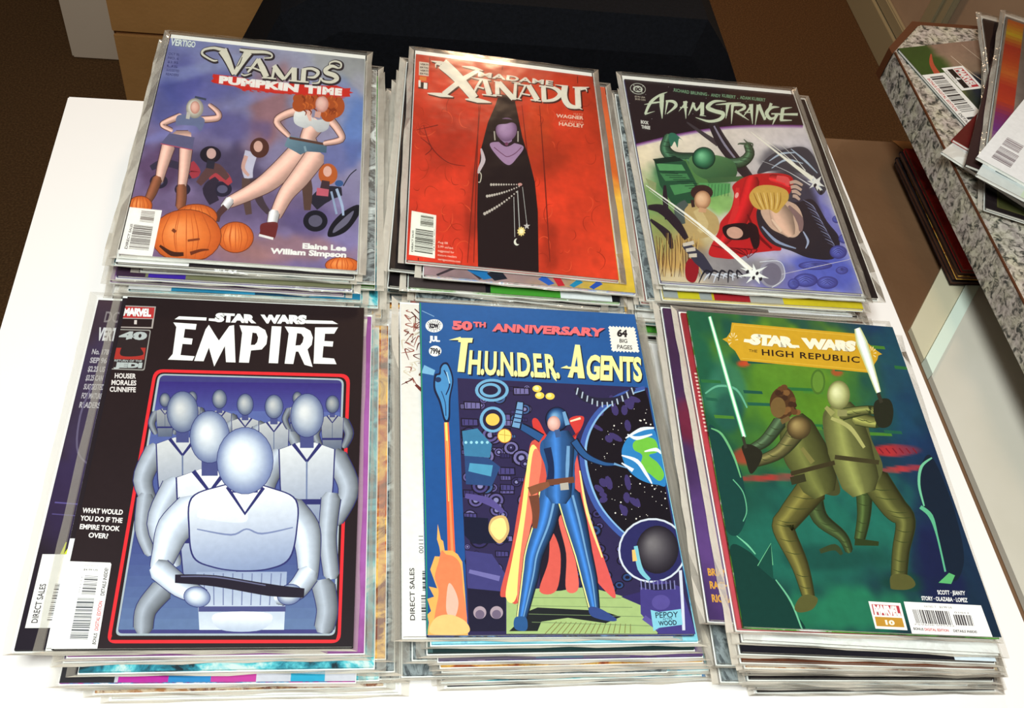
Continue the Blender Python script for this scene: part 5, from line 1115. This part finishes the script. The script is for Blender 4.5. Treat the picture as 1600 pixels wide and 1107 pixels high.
    A.line([(245, 90), (1275, 200)], 4, YD); A.line([(305, 358), (1340, 470)], 4, YD); A.line([(245, 90), (225, 150)], 3, YD)
    for k in range(7):
        a = math.radians(150+k*34); A.line([(238+16*math.cos(a), 215+30*math.sin(a)), (238+40*math.cos(a), 215+62*math.sin(a))], [3, 9], (238, 220, 170)); A.line([(1358-14*math.cos(a), 335+26*math.sin(a)), (1358-36*math.cos(a), 335+56*math.sin(a))], [3, 8], (238, 220, 170))
    W = (244, 238, 214)
    A.text('STAR', [(386, 166), (730, 200), (748, 276), (372, 240)], W, .085, .9, shadow=(160, 116, 30), sh=(3, 3), ob=.085); A.text('WARS', [(790, 206), (1236, 240), (1226, 312), (806, 280)], W, .085, .9, shadow=(160, 116, 30), sh=(3, 3), ob=.085)
    A.poly([(330, 204), (390, 210), (396, 240), (324, 228)], W); A.poly([(720, 258), (772, 262), (780, 282), (730, 278)], W)
    A.text('THE', [(366, 286), (436, 292), (436, 316), (366, 308)], (60, 40, 20), .01); A.text('HIGH REPUBLIC', [(470, 286), (1262, 358), (1262, 408), (474, 336)], (44, 28, 20), .02, 1.12)
    # pale light streaks
    A.frame(1.739, 1030, 470)
    for wd, c in ((13, (50, 140, 96)), (9.5, (140, 216, 172)), (5.5, (238, 252, 234))): A.line([(137, 42), (168, 150), (200, 262), (232, 370)], [wd*.8, wd, wd, wd], c)
    for wd, c in ((1, (200, 206, 150)), (.7, (222, 232, 224)), (.42, (252, 252, 252))): A.line([(540, 80), (553, 120), (572, 175), (598, 252)], [16*wd, 30*wd, 24*wd, 13*wd], c)
    A.line([(228, 368), (236, 400)], 8, (50, 50, 40)); A.line([(597, 254), (606, 280)], 10, (50, 50, 40))
    # box with bars and small lettering
    A.frame(6.667, 1340, 900)
    A.text('SCOTT · JEANTY', [(838, 142), (1126, 150), (1130, 192), (850, 186)], (240, 240, 240), .03); A.text('STORY · OLAZABA · LOPEZ', [(676, 206), (1150, 222), (1156, 266), (684, 248)], (240, 240, 240), .03)
    A.poly([(128, 266), (462, 282), (538, 566), (204, 552)], (246, 240, 236)); A.poly([(160, 296), (446, 310), (474, 420), (186, 408)], (182, 60, 72)); A.text('MARVEL', [(174, 304), (440, 318), (466, 410), (196, 400)], (250, 244, 240), .07, .85); A.poly([(194, 426), (480, 438), (506, 536), (216, 526)], (190, 140, 52)); A.text('10', [(300, 460), (398, 464), (406, 512), (312, 508)], (248, 240, 220), .05)
    A.poly([(496, 266), (1292, 298), (1420, 640), (1440, 700), (590, 668), (584, 600)], (246, 244, 242))
    A.bars([(584, 346), (960, 362), (1004, 506), (628, 490)], 30, 15, (70, 66, 70)); A.bars([(1006, 396), (1190, 402), (1222, 512), (1040, 506)], 13, 16, (80, 76, 80))
    A.text('RATED T', [(708, 304), (830, 308), (836, 328), (712, 322)], (120, 116, 116), 0); A.text('$3.99 US', [(862, 308), (990, 314), (996, 334), (868, 328)], (110, 106, 106), .01); A.text('01011', [(1016, 364), (1160, 370), (1166, 388), (1022, 382)], (110, 106, 106), 0); A.text('759606 095322', [(600, 494), (1020, 508), (1024, 522), (606, 510)], (110, 106, 106), 0)
    A.text('BONUS', [(596, 534), (700, 540), (706, 566), (602, 560)], (50, 46, 50), .03); A.text('DIGITAL EDITION', [(710, 540), (960, 550), (966, 576), (716, 568)], (196, 50, 64), .03); A.text('DETAILS INSIDE!', [(1008, 552), (1250, 562), (1256, 586), (1014, 578)], (50, 46, 50), .03)
    A.mode = 'print'
    return A
# ---------------------------------------------------------------- covers of which only a strip shows (drawn in millimetres, origin top left)
def mm(base, nz=.06, seed=1, blobs=(), nx=24, ny=36):
    A = Art([(0, 0), (168, 0), (168, 258), (0, 258)]); A.raster(base, blobs, nz, seed, nx, ny); return A
def side_code(A, x, y, w=24, h=52, col=(90, 88, 88), word='DIRECT SALES', dx=0):
    """upright label with the bars lying across it"""
    A.poly([(x, y), (x+w, y), (x+w, y+h), (x, y+h)], (240, 240, 238))
    A.bars([(x+w-3, y+4), (x+w-3, y+15), (x+w-12, y+15), (x+w-12, y+4)], 13, 5, col); A.bars([(x+w-3, y+19), (x+w-3, y+h-4), (x+w-16, y+h-4), (x+w-16, y+19)], 26, 6, col)
    A.text(word, [(x+2.5, y+h-3), (x+2.5, y+19), (x+6, y+19), (x+6, y+h-3)], (70, 66, 70), .02)
def under_night():
    A = mm([(70, 52, 60), (40, 34, 60), (34, 26, 44), (30, 24, 36)], .1, 3, [(10, 80, 14, 60, 0, (62, 52, 86), .7, .8), (12, 160, 20, 30, 0, (50, 38, 76), .7, .8)])
    A.text('DC', [(7, 10), (17, 10), (17, 20), (7, 20)], (130, 120, 124), .02); A.text('VERTIGO', [(5, 25), (27, 25), (27, 36), (5, 36)], (206, 204, 206), .05)
    for k, t_ in enumerate(('No. 178', 'SEP 96', '$2.25 US', '$3.25 CAN', 'SUGGESTED', 'FOR MATURE', 'READERS')):
        w_ = 11 if k < 4 else 13; A.text(t_, [(4, 44+k*7.4), (4+w_, 44+k*7.4), (4+w_, 48.6+k*7.4), (4, 48.6+k*7.4)], (176, 172, 180), .03)
    A.line([(9, 75), (6, 100), (10, 128), (24, 140)], 1.2, (96, 88, 116)); A.line([(3, 164), (30, 166)], 1, (90, 80, 140)); A.line([(3, 172), (30, 174)], .8, (80, 70, 120))
    for k in range(5): A.line([(14+k*2, 199), (15+k*2.4, 191+k % 2*3)], [2, .6], (206, 214, 40))
    side_code(A, 3, 199, 27, 46, (110, 108, 112)); return A
def under_label():
    A = mm([(36, 28, 34)]*4, .05, 4); A.poly([(0, 190), (60, 190), (60, 258), (0, 258)], (240, 240, 238)); return A
def under_sketch():
    A = mm([(226, 222, 214), (232, 230, 224), (222, 226, 222), (232, 232, 228)], .02, 5); r = random.Random(2)
    for k in range(70):
        x, y = r.uniform(2, 26), r.uniform(3, 74); A.line([(x, y), (x+r.uniform(-5, 5), y+r.uniform(-5, 5)), (x+r.uniform(-6, 6), y+r.uniform(2, 8))], [.4, 1.1, .4], r.choice([(120, 60, 52), (96, 44, 40), (150, 90, 78), (206, 196, 176)]))
    A.line([(10, 74), (18, 82), (30, 86)], [2, 3, 1], (110, 50, 46)); A.line([(16, 150), (16, 176), (24, 186)], [1, 4, 1], (176, 196, 190))
    A.bars([(18, 232), (18, 248), (11, 248), (11, 232)], 16, 5, (80, 80, 80)); A.bars([(18, 216), (18, 229), (12, 229), (12, 216)], 10, 6, (80, 80, 80)); A.text('DIRECT SALES', [(4, 248), (4, 214), (7, 214), (7, 248)], (70, 66, 66), .02); A.text('00111', [(10, 204), (10, 192), (13, 192), (13, 204)], (90, 86, 86), 0)
    return A
def under_plum():
    A = mm([(60, 34, 66), (60, 40, 80), (70, 44, 100), (66, 46, 96)], .15, 6, [(12, 110, 16, 20, 0, (110, 30, 50), .8, .7), (10, 200, 14, 40, 0, (96, 66, 130), .7, .8)])
    for k, t_ in enumerate(('BRIAN', 'RACHEL', 'RICHARD')): A.text(t_, [(3.5, 223+k*9), (3.5+(13, 17, 20)[k], 223+k*9), (3.5+(13, 17, 20)[k], 228+k*9), (3.5, 228+k*9)], (206, 150, 60), .04)
    return A
def under_rose():
    A = mm([(150, 40, 50), (120, 40, 60), (206, 84, 92), (200, 80, 90)], .12, 7)
    for k in range(16): A.line([(2, 60+k*3.4), (9, 60+k*3.4)], 1.5, (236, 200, 190))
    return A
def under_white_label():
    A = mm([(40, 36, 50), (30, 34, 60), (226, 228, 230), (20, 18, 26)], .05, 8); A.poly([(120, 200), (168, 200), (168, 258), (120, 258)], (226, 232, 240)); return A
def under_burst():
    A = mm([(206, 90, 30), (190, 60, 24), (224, 196, 60), (150, 110, 120)], .15, 9, [(150, 110, 40, 60, 0, (196, 80, 26), .9, .8), (160, 190, 40, 60, 0, (232, 190, 70), .9, .8), (40, 240, 90, 30, 0, (150, 124, 128), .9, .6)])
    for p, w_, c in (([(10, 258), (30, 244), (44, 258)], 3, (60, 50, 56)), ([(36, 246), (46, 252), (50, 258)], 9, (30, 110, 170)), ([(54, 248), (60, 258)], 12, (30, 34, 44)), ([(92, 250), (100, 258)], 7, (40, 90, 180)), ([(104, 248), (108, 258)], 6, (190, 40, 50)), ([(124, 250), (116, 258)], 5, (30, 130, 170)), ([(140, 250), (132, 258)], 5, (40, 80, 170))): A.line(p, w_, c, False)
    return A
def under_strip(c0, cells, y0=240):
    A = mm([c0]*4, .08, 12, nx=16, ny=24)
    for x0, x1, c in cells: A.poly([(x0, y0), (x1, y0), (x1, 258), (x0, 258)], c)
    return A

# ---------------------------------------------------------------- the six stacks
T = 'bagged and boarded comic'
def L(*rows): return [(r_[0]/1000, r_[1]/1000, r_[2], r_[3], 'bagged comic with %s' % r_[4]) for r_ in rows]
R = math.radians
DEG = dict
# back left
stack((-.0783, .6299), R(-.93), R(-.34), R(2.36), .0636, L(
    (0, 0, 0, 'white', ''), (-3, -3, .4, 'black', 'a black and white front strip'), (-5, -1, -.6, 'teal', 'a teal patterned cover edge'), (12, 0, .6, 'grey', 'a silvery grey right edge'), (-4, -5, .2, 'violet', 'a violet front strip'),
    (13, 2, .3, 'green', 'a green right edge'), (-9, -3, -.3, 'lilac', 'a lilac grey front strip'), (2, -6, .5, 'teal', 'a blue teal front edge'), (-7, -8, -.5, 'white', 'a milky white edge'), (16, -4, .2, 'teal', 'a pale blue right corner'),
    (-10, -8, -.2, 'black', 'a thin black front line'), (10, -4, .8, 'navy', 'a navy blue right corner'), (18, -5, .6, 'fire', 'a rusty yellow right edge'), (-8, -6, .4, 'grey', 'a grey edge'), (12, -8, -.5, 'cyan', 'a pale cyan edge'), (17, -6, .5, 'navy', 'a dark blue edge')),
    'bagged blue comic with pumpkins and VAMPS PUMPKIN TIME lettering, on top of back left stack', 'back left stack', 'comics in the back left stack',
    art_pumpkin(), dict(bagged=True, full=True, th=.003), {1: under_strip((40, 34, 38), [(0, 50, (240, 240, 236))], 246), 4: under_strip((120, 120, 90), [(0, 20, (60, 40, 60)), (22, 48, (60, 36, 150))]), 7: under_strip((40, 130, 170), [(0, 30, (200, 200, 200)), (90, 130, (20, 60, 90))])})
# back middle
stack((.1315, .6429), R(-2.98), R(.22), R(2.07), .0522, L(
    (0, 0, 0, 'red', ''), (13, -9, .4, 'rose', 'a pinkish blue front strip and orange edge'), (-10, -4, -1.2, 'black', 'a black strip at its front left corner'), (-6, 2, -.3, 'purple', 'a purple back left corner'), (1, -12, .9, 'green', 'a black and green front strip'), (-9, -12, -1.6, 'black', 'a black front strip slanting to the right'),
    (-8, 2, 1, 'orange', 'an orange back left corner'), (8, -12, .8, 'grey', 'a grey drawn right edge'), (14, -8, 0, 'orange', 'an orange right corner'), (-13, 0, .3, 'teal', 'a greenish left edge'), (5, -13, .3, 'red', 'a dark red front edge'), (-15, -2, 1.2, 'grey', 'a milky left edge'), (8, -14, .3, 'navy', 'a dark blue front edge'), (-14, -3, 1.6, 'fire', 'a yellow and rust left edge')),
    'bagged red comic lettered MADAME XANADU, on top of the back middle stack', 'back middle stack', 'comics in the back middle stack',
    art_red(), dict(bagged=True, full=True, th=.003), {1: under_burst(), 4: under_strip((24, 24, 30), [(0, 60, (70, 60, 60)), (64, 120, (70, 150, 50)), (120, 162, (226, 230, 230))], 247)})
# back right
stack((.3291, .6271), R(-2.50), R(-.71), R(-.16), .0569, L(
    (0, 0, 0, 'violet', ''), (4, -1, .2, 'white', 'a thin grey white right edge'), (17, 3, .6, 'black', 'a wide black right edge'), (4, -6, .3, 'yellow', 'a yellow front strip'), (-6, -5, -.5, 'grey', 'a milky grey left edge'), (1, -9, .4, 'black', 'a white bar on its black front strip'), (-8, -3, -.8, 'red', 'a thin red front line'),
    (-11, -6, -1, 'grey', 'a silvery left edge'), (12, -9, .5, 'brown', 'a reddish brown front strip'), (-10, -10, -.6, 'white', 'a white barcode corner'), (13, -12, .3, 'grey', 'a drawn grey front edge'), (-13, -8, -.9, 'teal', 'a dark greenish left edge'), (16, -12, .4, 'rose', 'a mottled rose right corner'), (-12, -12, -.4, 'green', 'a green front left corner'), (-10, -16, -.6, 'black', 'a black front left corner')),
    'bagged comic with dark top lettered ADAM STRANGE, on top of the back right stack', 'back right stack', 'comics in the back right stack',
    art_scifi(), dict(bagged=True, full=True, th=.003), {3: under_strip((206, 186, 40), [(0, 40, (150, 156, 156)), (12, 30, (196, 186, 40)), (42, 72, (160, 36, 44)), (72, 100, (170, 168, 160))]), 5: under_strip((28, 24, 28), [(92, 164, (236, 236, 240))], 246), 8: under_strip((110, 60, 40), [(6, 38, (206, 170, 110)), (148, 154, (70, 170, 190))], 243)})
# front left
stack((-.0767, .3508), R(-1.01), R(.84), R(.68), .0426, L(
    (0, 0, 0, 'black', ''), (-4, 2, .1, 'white', 'a narrow plain white left strip'), (-21.5, 2, 0, 'black', 'VERTIGO lettering and barcode on dark strip'), (6, 0, .2, 'orchid', 'an orchid pink right edge'), (3, -1, .6, 'purple', 'a dark line-drawn front strip'), (12, -7, .3, 'teal', 'a teal and white front strip'),
    (19, 0, .2, 'fire', 'flames on its right edge'), (3, -12, -.5, 'magenta', 'a magenta and cyan front strip'), (24, -6, .5, 'grey', 'a silvery right edge'), (15, -10, .4, 'teal', 'a pale teal right corner'), (28, -8, .3, 'grey', 'a milky right margin'), (18, -12, .5, 'tan', 'a brownish front left corner'), (28, -15, .2, 'white', 'a white front strip')),
    'black comic with red frame lettered STAR WARS EMPIRE, on top of front left stack', 'front left stack', 'comics in the front left stack',
    art_framed(), dict(bagged=False, th=.003), {1: under_label(), 2: under_night(), 7: under_strip((200, 200, 210), [(0, 30, (40, 38, 44)), (32, 60, (180, 40, 150)), (60, 84, (40, 130, 190)), (84, 110, (190, 60, 150)), (130, 150, (40, 160, 196))], 244)})
# front middle
stack((.1329, .3513), R(-.53), R(.20), R(2.04), .0449, L(
    (0, 0, 0, 'navy', ''), (-13.5, 1, 0, 'white', 'brown ornament and barcode on white strip'), (3, -2, .2, 'cyan', 'a pale cyan right edge'), (1, -6, .2, 'darkgreen', 'a dark green front strip'), (7, 1, .3, 'black', 'a starry black right edge'), (8, -8, .2, 'purple', 'a grey purple front strip'), (-6, -6, -.3, 'grey', 'a milky left edge'),
    (10, -9, .2, 'fire', 'a small fiery front left corner'), (11, -10, .4, 'black', 'a thin black front strip'), (-12, -12, -.2, 'grey', 'a silvery left margin'), (16, -11, .3, 'cyan', 'a blue right corner'), (12, -13, .2, 'teal', 'a teal front edge'), (15, -14.5, .4, 'black', 'a purple emblem on its black front strip')),
    'blue 50TH ANNIVERSARY comic with yellow title lettering, on top of the front middle stack', 'front middle stack', 'comics in the front middle stack',
    art_space(), dict(bagged=False, th=.003), {1: under_sketch(), 3: under_strip((18, 44, 44), [(0, 3, (60, 90, 90))]), 5: under_strip((110, 100, 120), [(60, 90, (90, 110, 130)), (120, 168, (96, 70, 120))]), 8: under_strip((26, 24, 28), [(0, 34, (160, 70, 40)), (150, 168, (130, 60, 50))], 246), 12: under_strip((26, 26, 34), [(2, 34, (70, 36, 120)), (120, 168, (50, 130, 190))], 246)})
# front right
stack((.3309, .3393), R(-3.95), R(-2.07), R(-.12), .0602, L(
    (0, 0, 0, 'green', ''), (-3, 1, .4, 'pink', 'a rose red left edge'), (-17, 7, -.2, 'purple', 'yellow names on its plum left strip'), (6, -4, -.8, 'white', 'a white front right corner'), (3, -9, 0, 'black', 'a black front strip ending in pale blue'), (3, -12, .6, 'brown', 'a brown front strip'), (6, -13, 1, 'tan', 'a peach and cream front strip'),
    (9, -12, 1.4, 'red', 'a grey and red front strip'), (-8, -9, .6, 'grey', 'a milky left margin'), (14, -10, 1.5, 'white', 'a pale front right corner'), (12, -13, 1.8, 'black', 'a thin dark front edge'), (-3, -14, 1.2, 'grey', 'a silvery front left corner'), (16, -12, 2.0, 'teal', 'a dark teal strip with red emblem'), (22, -12, 2.2, 'navy', 'a dark navy front edge'), (22, -14, 2.4, 'black', 'a brown black front strip')),
    'green comic lettered THE HIGH REPUBLIC on gold panel, on top of front right stack', 'front right stack', 'comics in the front right stack',
    art_green(), dict(bagged=False, th=.003), {1: under_rose(), 2: under_plum(), 4: under_strip((22, 20, 30), [(140, 168, (214, 226, 236))]), 6: under_strip((206, 180, 140), [(0, 48, (206, 140, 96)), (48, 52, (110, 60, 44)), (70, 84, (240, 226, 190)), (96, 104, (120, 84, 60))]), 7: under_strip((170, 172, 174), [(20, 50, (236, 236, 236)), (90, 130, (170, 40, 60))]), 12: under_strip((20, 60, 60), [(20, 44, (190, 90, 80)), (24, 40, (214, 200, 180))], 243)})

# ---------------------------------------------------------------- loose comics on the granite counter (lowest first)
def up_code(A, x, y, w, h, col=(60, 58, 60)):
    A.poly([(x, y), (x+w, y), (x+w, y+h), (x, y+h)], (240, 238, 234)); A.bars([(x+4, y+5), (x+w*.58, y+5), (x+w*.58, y+h-7), (x+4, y+h-7)], 30, 7, col); A.bars([(x+w*.64, y+8), (x+w-4, y+8), (x+w-4, y+h-7), (x+w*.64, y+h-7)], 14, 9, col)
CZ = CT+.0003
a1 = mm([(140, 112, 96), (130, 104, 90), (96, 100, 72), (140, 112, 96)], .12, 31, [(22, 262, 74, 44, -14, (48, 74, 26), 1, .25), (110, 235, 50, 40, 0, (84, 92, 56), .9, .4), (84, 200, 34, 22, 20, (30, 34, 46), .95, .3), (96, 226, 30, 6, 10, (36, 44, 40), .8, .4)], 40, 60)  # pinkish brown ground has a glossy sleeve's reflection painted into the print
a1.line([(14, 226), (30, 236), (50, 240)], [1, 5, 9], (176, 76, 50)); a1.line([(20, 205), (60, 196), (90, 176)], [.6, 1.2, .6], (210, 190, 170)); a1.line([(4, 180), (40, 172), (80, 160)], [.5, 1, .5], (200, 180, 160))
up_code(a1, 44, 230, 104, 28); a1.text('BONUS DIGITAL EDITION', [(50, 252.5), (100, 252.5), (100, 256), (50, 256)], (190, 60, 60), .02); a1.text('DETAILS INSIDE!', [(104, 252.5), (142, 252.5), (142, 256), (104, 256)], (50, 46, 46), .02)
a1.poly([(37, 202), (73, 202), (73, 229), (37, 229)], (240, 238, 234)); a1.poly([(40, 205), (70, 205), (70, 216), (40, 216)], (186, 60, 66)); a1.text('MARVEL', [(41, 206), (69, 206), (69, 215), (41, 215)], (240, 236, 232), .05, .9); a1.poly([(40, 217), (70, 217), (70, 224), (40, 224)], (24, 20, 22)); a1.text('4', [(53, 218), (57, 218), (57, 223.5), (53, 223.5)], (240, 240, 240), .04); a1.text('COMICS', [(42, 225.3), (61, 225.3), (61, 227.8), (42, 227.8)], (60, 56, 56), 0)
comic(.6912, .7714, CZ, R(-75.5), 0, 0, 'green comic with wide white barcode strip, leftmost comic on the granite counter', 'darkgreen', 'loose comics on the granite counter', False, .003, a1)
a2 = mm([(40, 34, 36), (50, 44, 44), (34, 26, 28), (36, 28, 30)], .15, 32); a2.poly([(10, 228), (42, 228), (42, 252), (10, 252)], (96, 92, 50)); a2.poly([(11, 229), (41, 229), (41, 251), (11, 251)], (70, 72, 40)); a2.text('MARVEL', [(48, 234), (96, 234), (96, 250), (48, 250)], (226, 218, 210), .05)
comic(.6735, .6721, CZ+.0036, R(-23), 0, 0, 'bagged dark comic with olive box, nearest the camera on granite counter', 'black', 'loose comics on the granite counter', True, .0026, a2, True)
comic(.6798, .6724, CZ+.0080, R(-50), 0, 0, 'off-white comic corner poking out below the dark red comic on the granite counter', 'white', 'loose comics on the granite counter', False, .0026)
a3 = mm([(120, 40, 34), (110, 34, 30), (120, 30, 28), (96, 26, 26)], .25, 33); a3.poly([(34, 214), (80, 214), (80, 258), (34, 258)], (236, 236, 230)); a3.bars([(40, 222), (70, 222), (70, 246), (40, 246)], 24, 5, (70, 90, 70))
comic(.6926, .6976, CZ+.0110, R(-46), 0, 0, 'dark red comic with white label, corner pointing at the counter edge', 'red', 'loose comics on the granite counter', False, .0028, a3)
comic(.6902, .7155, CZ+.0142, R(-18), 0, 0, 'bagged dark brown comic sticking out behind the orange striped comic on counter', 'black', 'loose comics on the granite counter', True, .0026, mm([(46, 26, 30)]*4, .04, 34), True)
comic(.6706, .6947, CZ+.0188, R(-30), 0, 0, 'maroon black comic between the red comic and white comic on the counter', 'black', 'loose comics on the granite counter', False, .0030, mm([(60, 34, 36), (60, 34, 36), (40, 26, 30), (44, 28, 32)], .08, 35))
a4 = mm([(150, 130, 116), (120, 104, 100), (96, 84, 84), (196, 176, 156)], .2, 36, [(60, 120, 50, 60, 0, (120, 104, 104), .8, .6), (60, 160, 26, 24, 0, (40, 28, 34), .9, .3), (90, 60, 40, 40, 0, (60, 44, 50), .9, .5)], 50, 76)
cs = [(232, 120, 40), (230, 190, 40), (206, 60, 34), (214, 80, 36), (226, 120, 50), (206, 60, 40), (210, 70, 40), (150, 50, 110), (130, 60, 140), (190, 170, 160)]
for k in range(9):
    for j in range(4):
        f = j/4; c = [cs[k][i]*(1-f)+cs[k+1][i]*f for i in range(3)]; y = 4+k*25+j*6.25; a4.poly([(2, y), (19, y), (19, y+6.4), (2, y+6.4)], c)
comic(.6862, .7053, CZ+.0222, R(-27), 0, 0, 'bagged comic with an orange to purple stripe, on the granite counter', 'grey', 'loose comics on the granite counter', True, .0026, a4, True)
a5 = mm([(190, 200, 196), (196, 206, 200), (200, 214, 206), (206, 214, 214)], .05, 37); a5.line([(12, 240), (32, 240)], 4.5, (60, 80, 84), False); a5.poly([(40, 214), (120, 214), (120, 258), (40, 258)], (196, 212, 190))
comic(.6790, .6463, CZ+.0268, R(-40.8), 0, 0, 'pale mint comic with short dark bar, under the white comic on counter', 'white', 'loose comics on the granite counter', False, .0030, a5)
a6 = mm([(226, 226, 228), (230, 230, 232), (232, 232, 236), (236, 236, 238)], .02, 38); a6.poly([(12, -2), (170, -2), (170, 196), (40, 196), (12, 170)], (44, 28, 28)); a6.line([(16, 0), (16, 176)], .8, (200, 180, 140)); a6.poly([(60, 190), (170, 180), (170, 206), (52, 206)], (206, 170, 120))
a6.bars([(28, 214), (28, 190), (14, 190), (14, 214)], 4, 3, (236, 236, 238)); a6.bars([(10, 226), (10, 248), (28, 248), (28, 226)], 20, 5, (110, 96, 104)); a6.bars([(10, 208), (10, 222), (26, 222), (26, 208)], 14, 4, (120, 104, 112)); a6.text('A', [(62, 214), (96, 214), (96, 246), (62, 246)], (100, 30, 130), .06)
comic(.6871, .6567, CZ+.0300, R(-44), 0, 0, 'white comic with grey barcode and purple letter, topmost on the granite counter', 'white', 'loose comics on the granite counter', False, .0030, a6)

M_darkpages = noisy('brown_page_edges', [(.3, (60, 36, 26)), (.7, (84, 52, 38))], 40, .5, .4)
# ---------------------------------------------------------------- dark comics pushed under the counter
for k in range(5):
    words = ['lowest', 'second from the bottom', 'middle one', 'second from the top', 'top one'][k]
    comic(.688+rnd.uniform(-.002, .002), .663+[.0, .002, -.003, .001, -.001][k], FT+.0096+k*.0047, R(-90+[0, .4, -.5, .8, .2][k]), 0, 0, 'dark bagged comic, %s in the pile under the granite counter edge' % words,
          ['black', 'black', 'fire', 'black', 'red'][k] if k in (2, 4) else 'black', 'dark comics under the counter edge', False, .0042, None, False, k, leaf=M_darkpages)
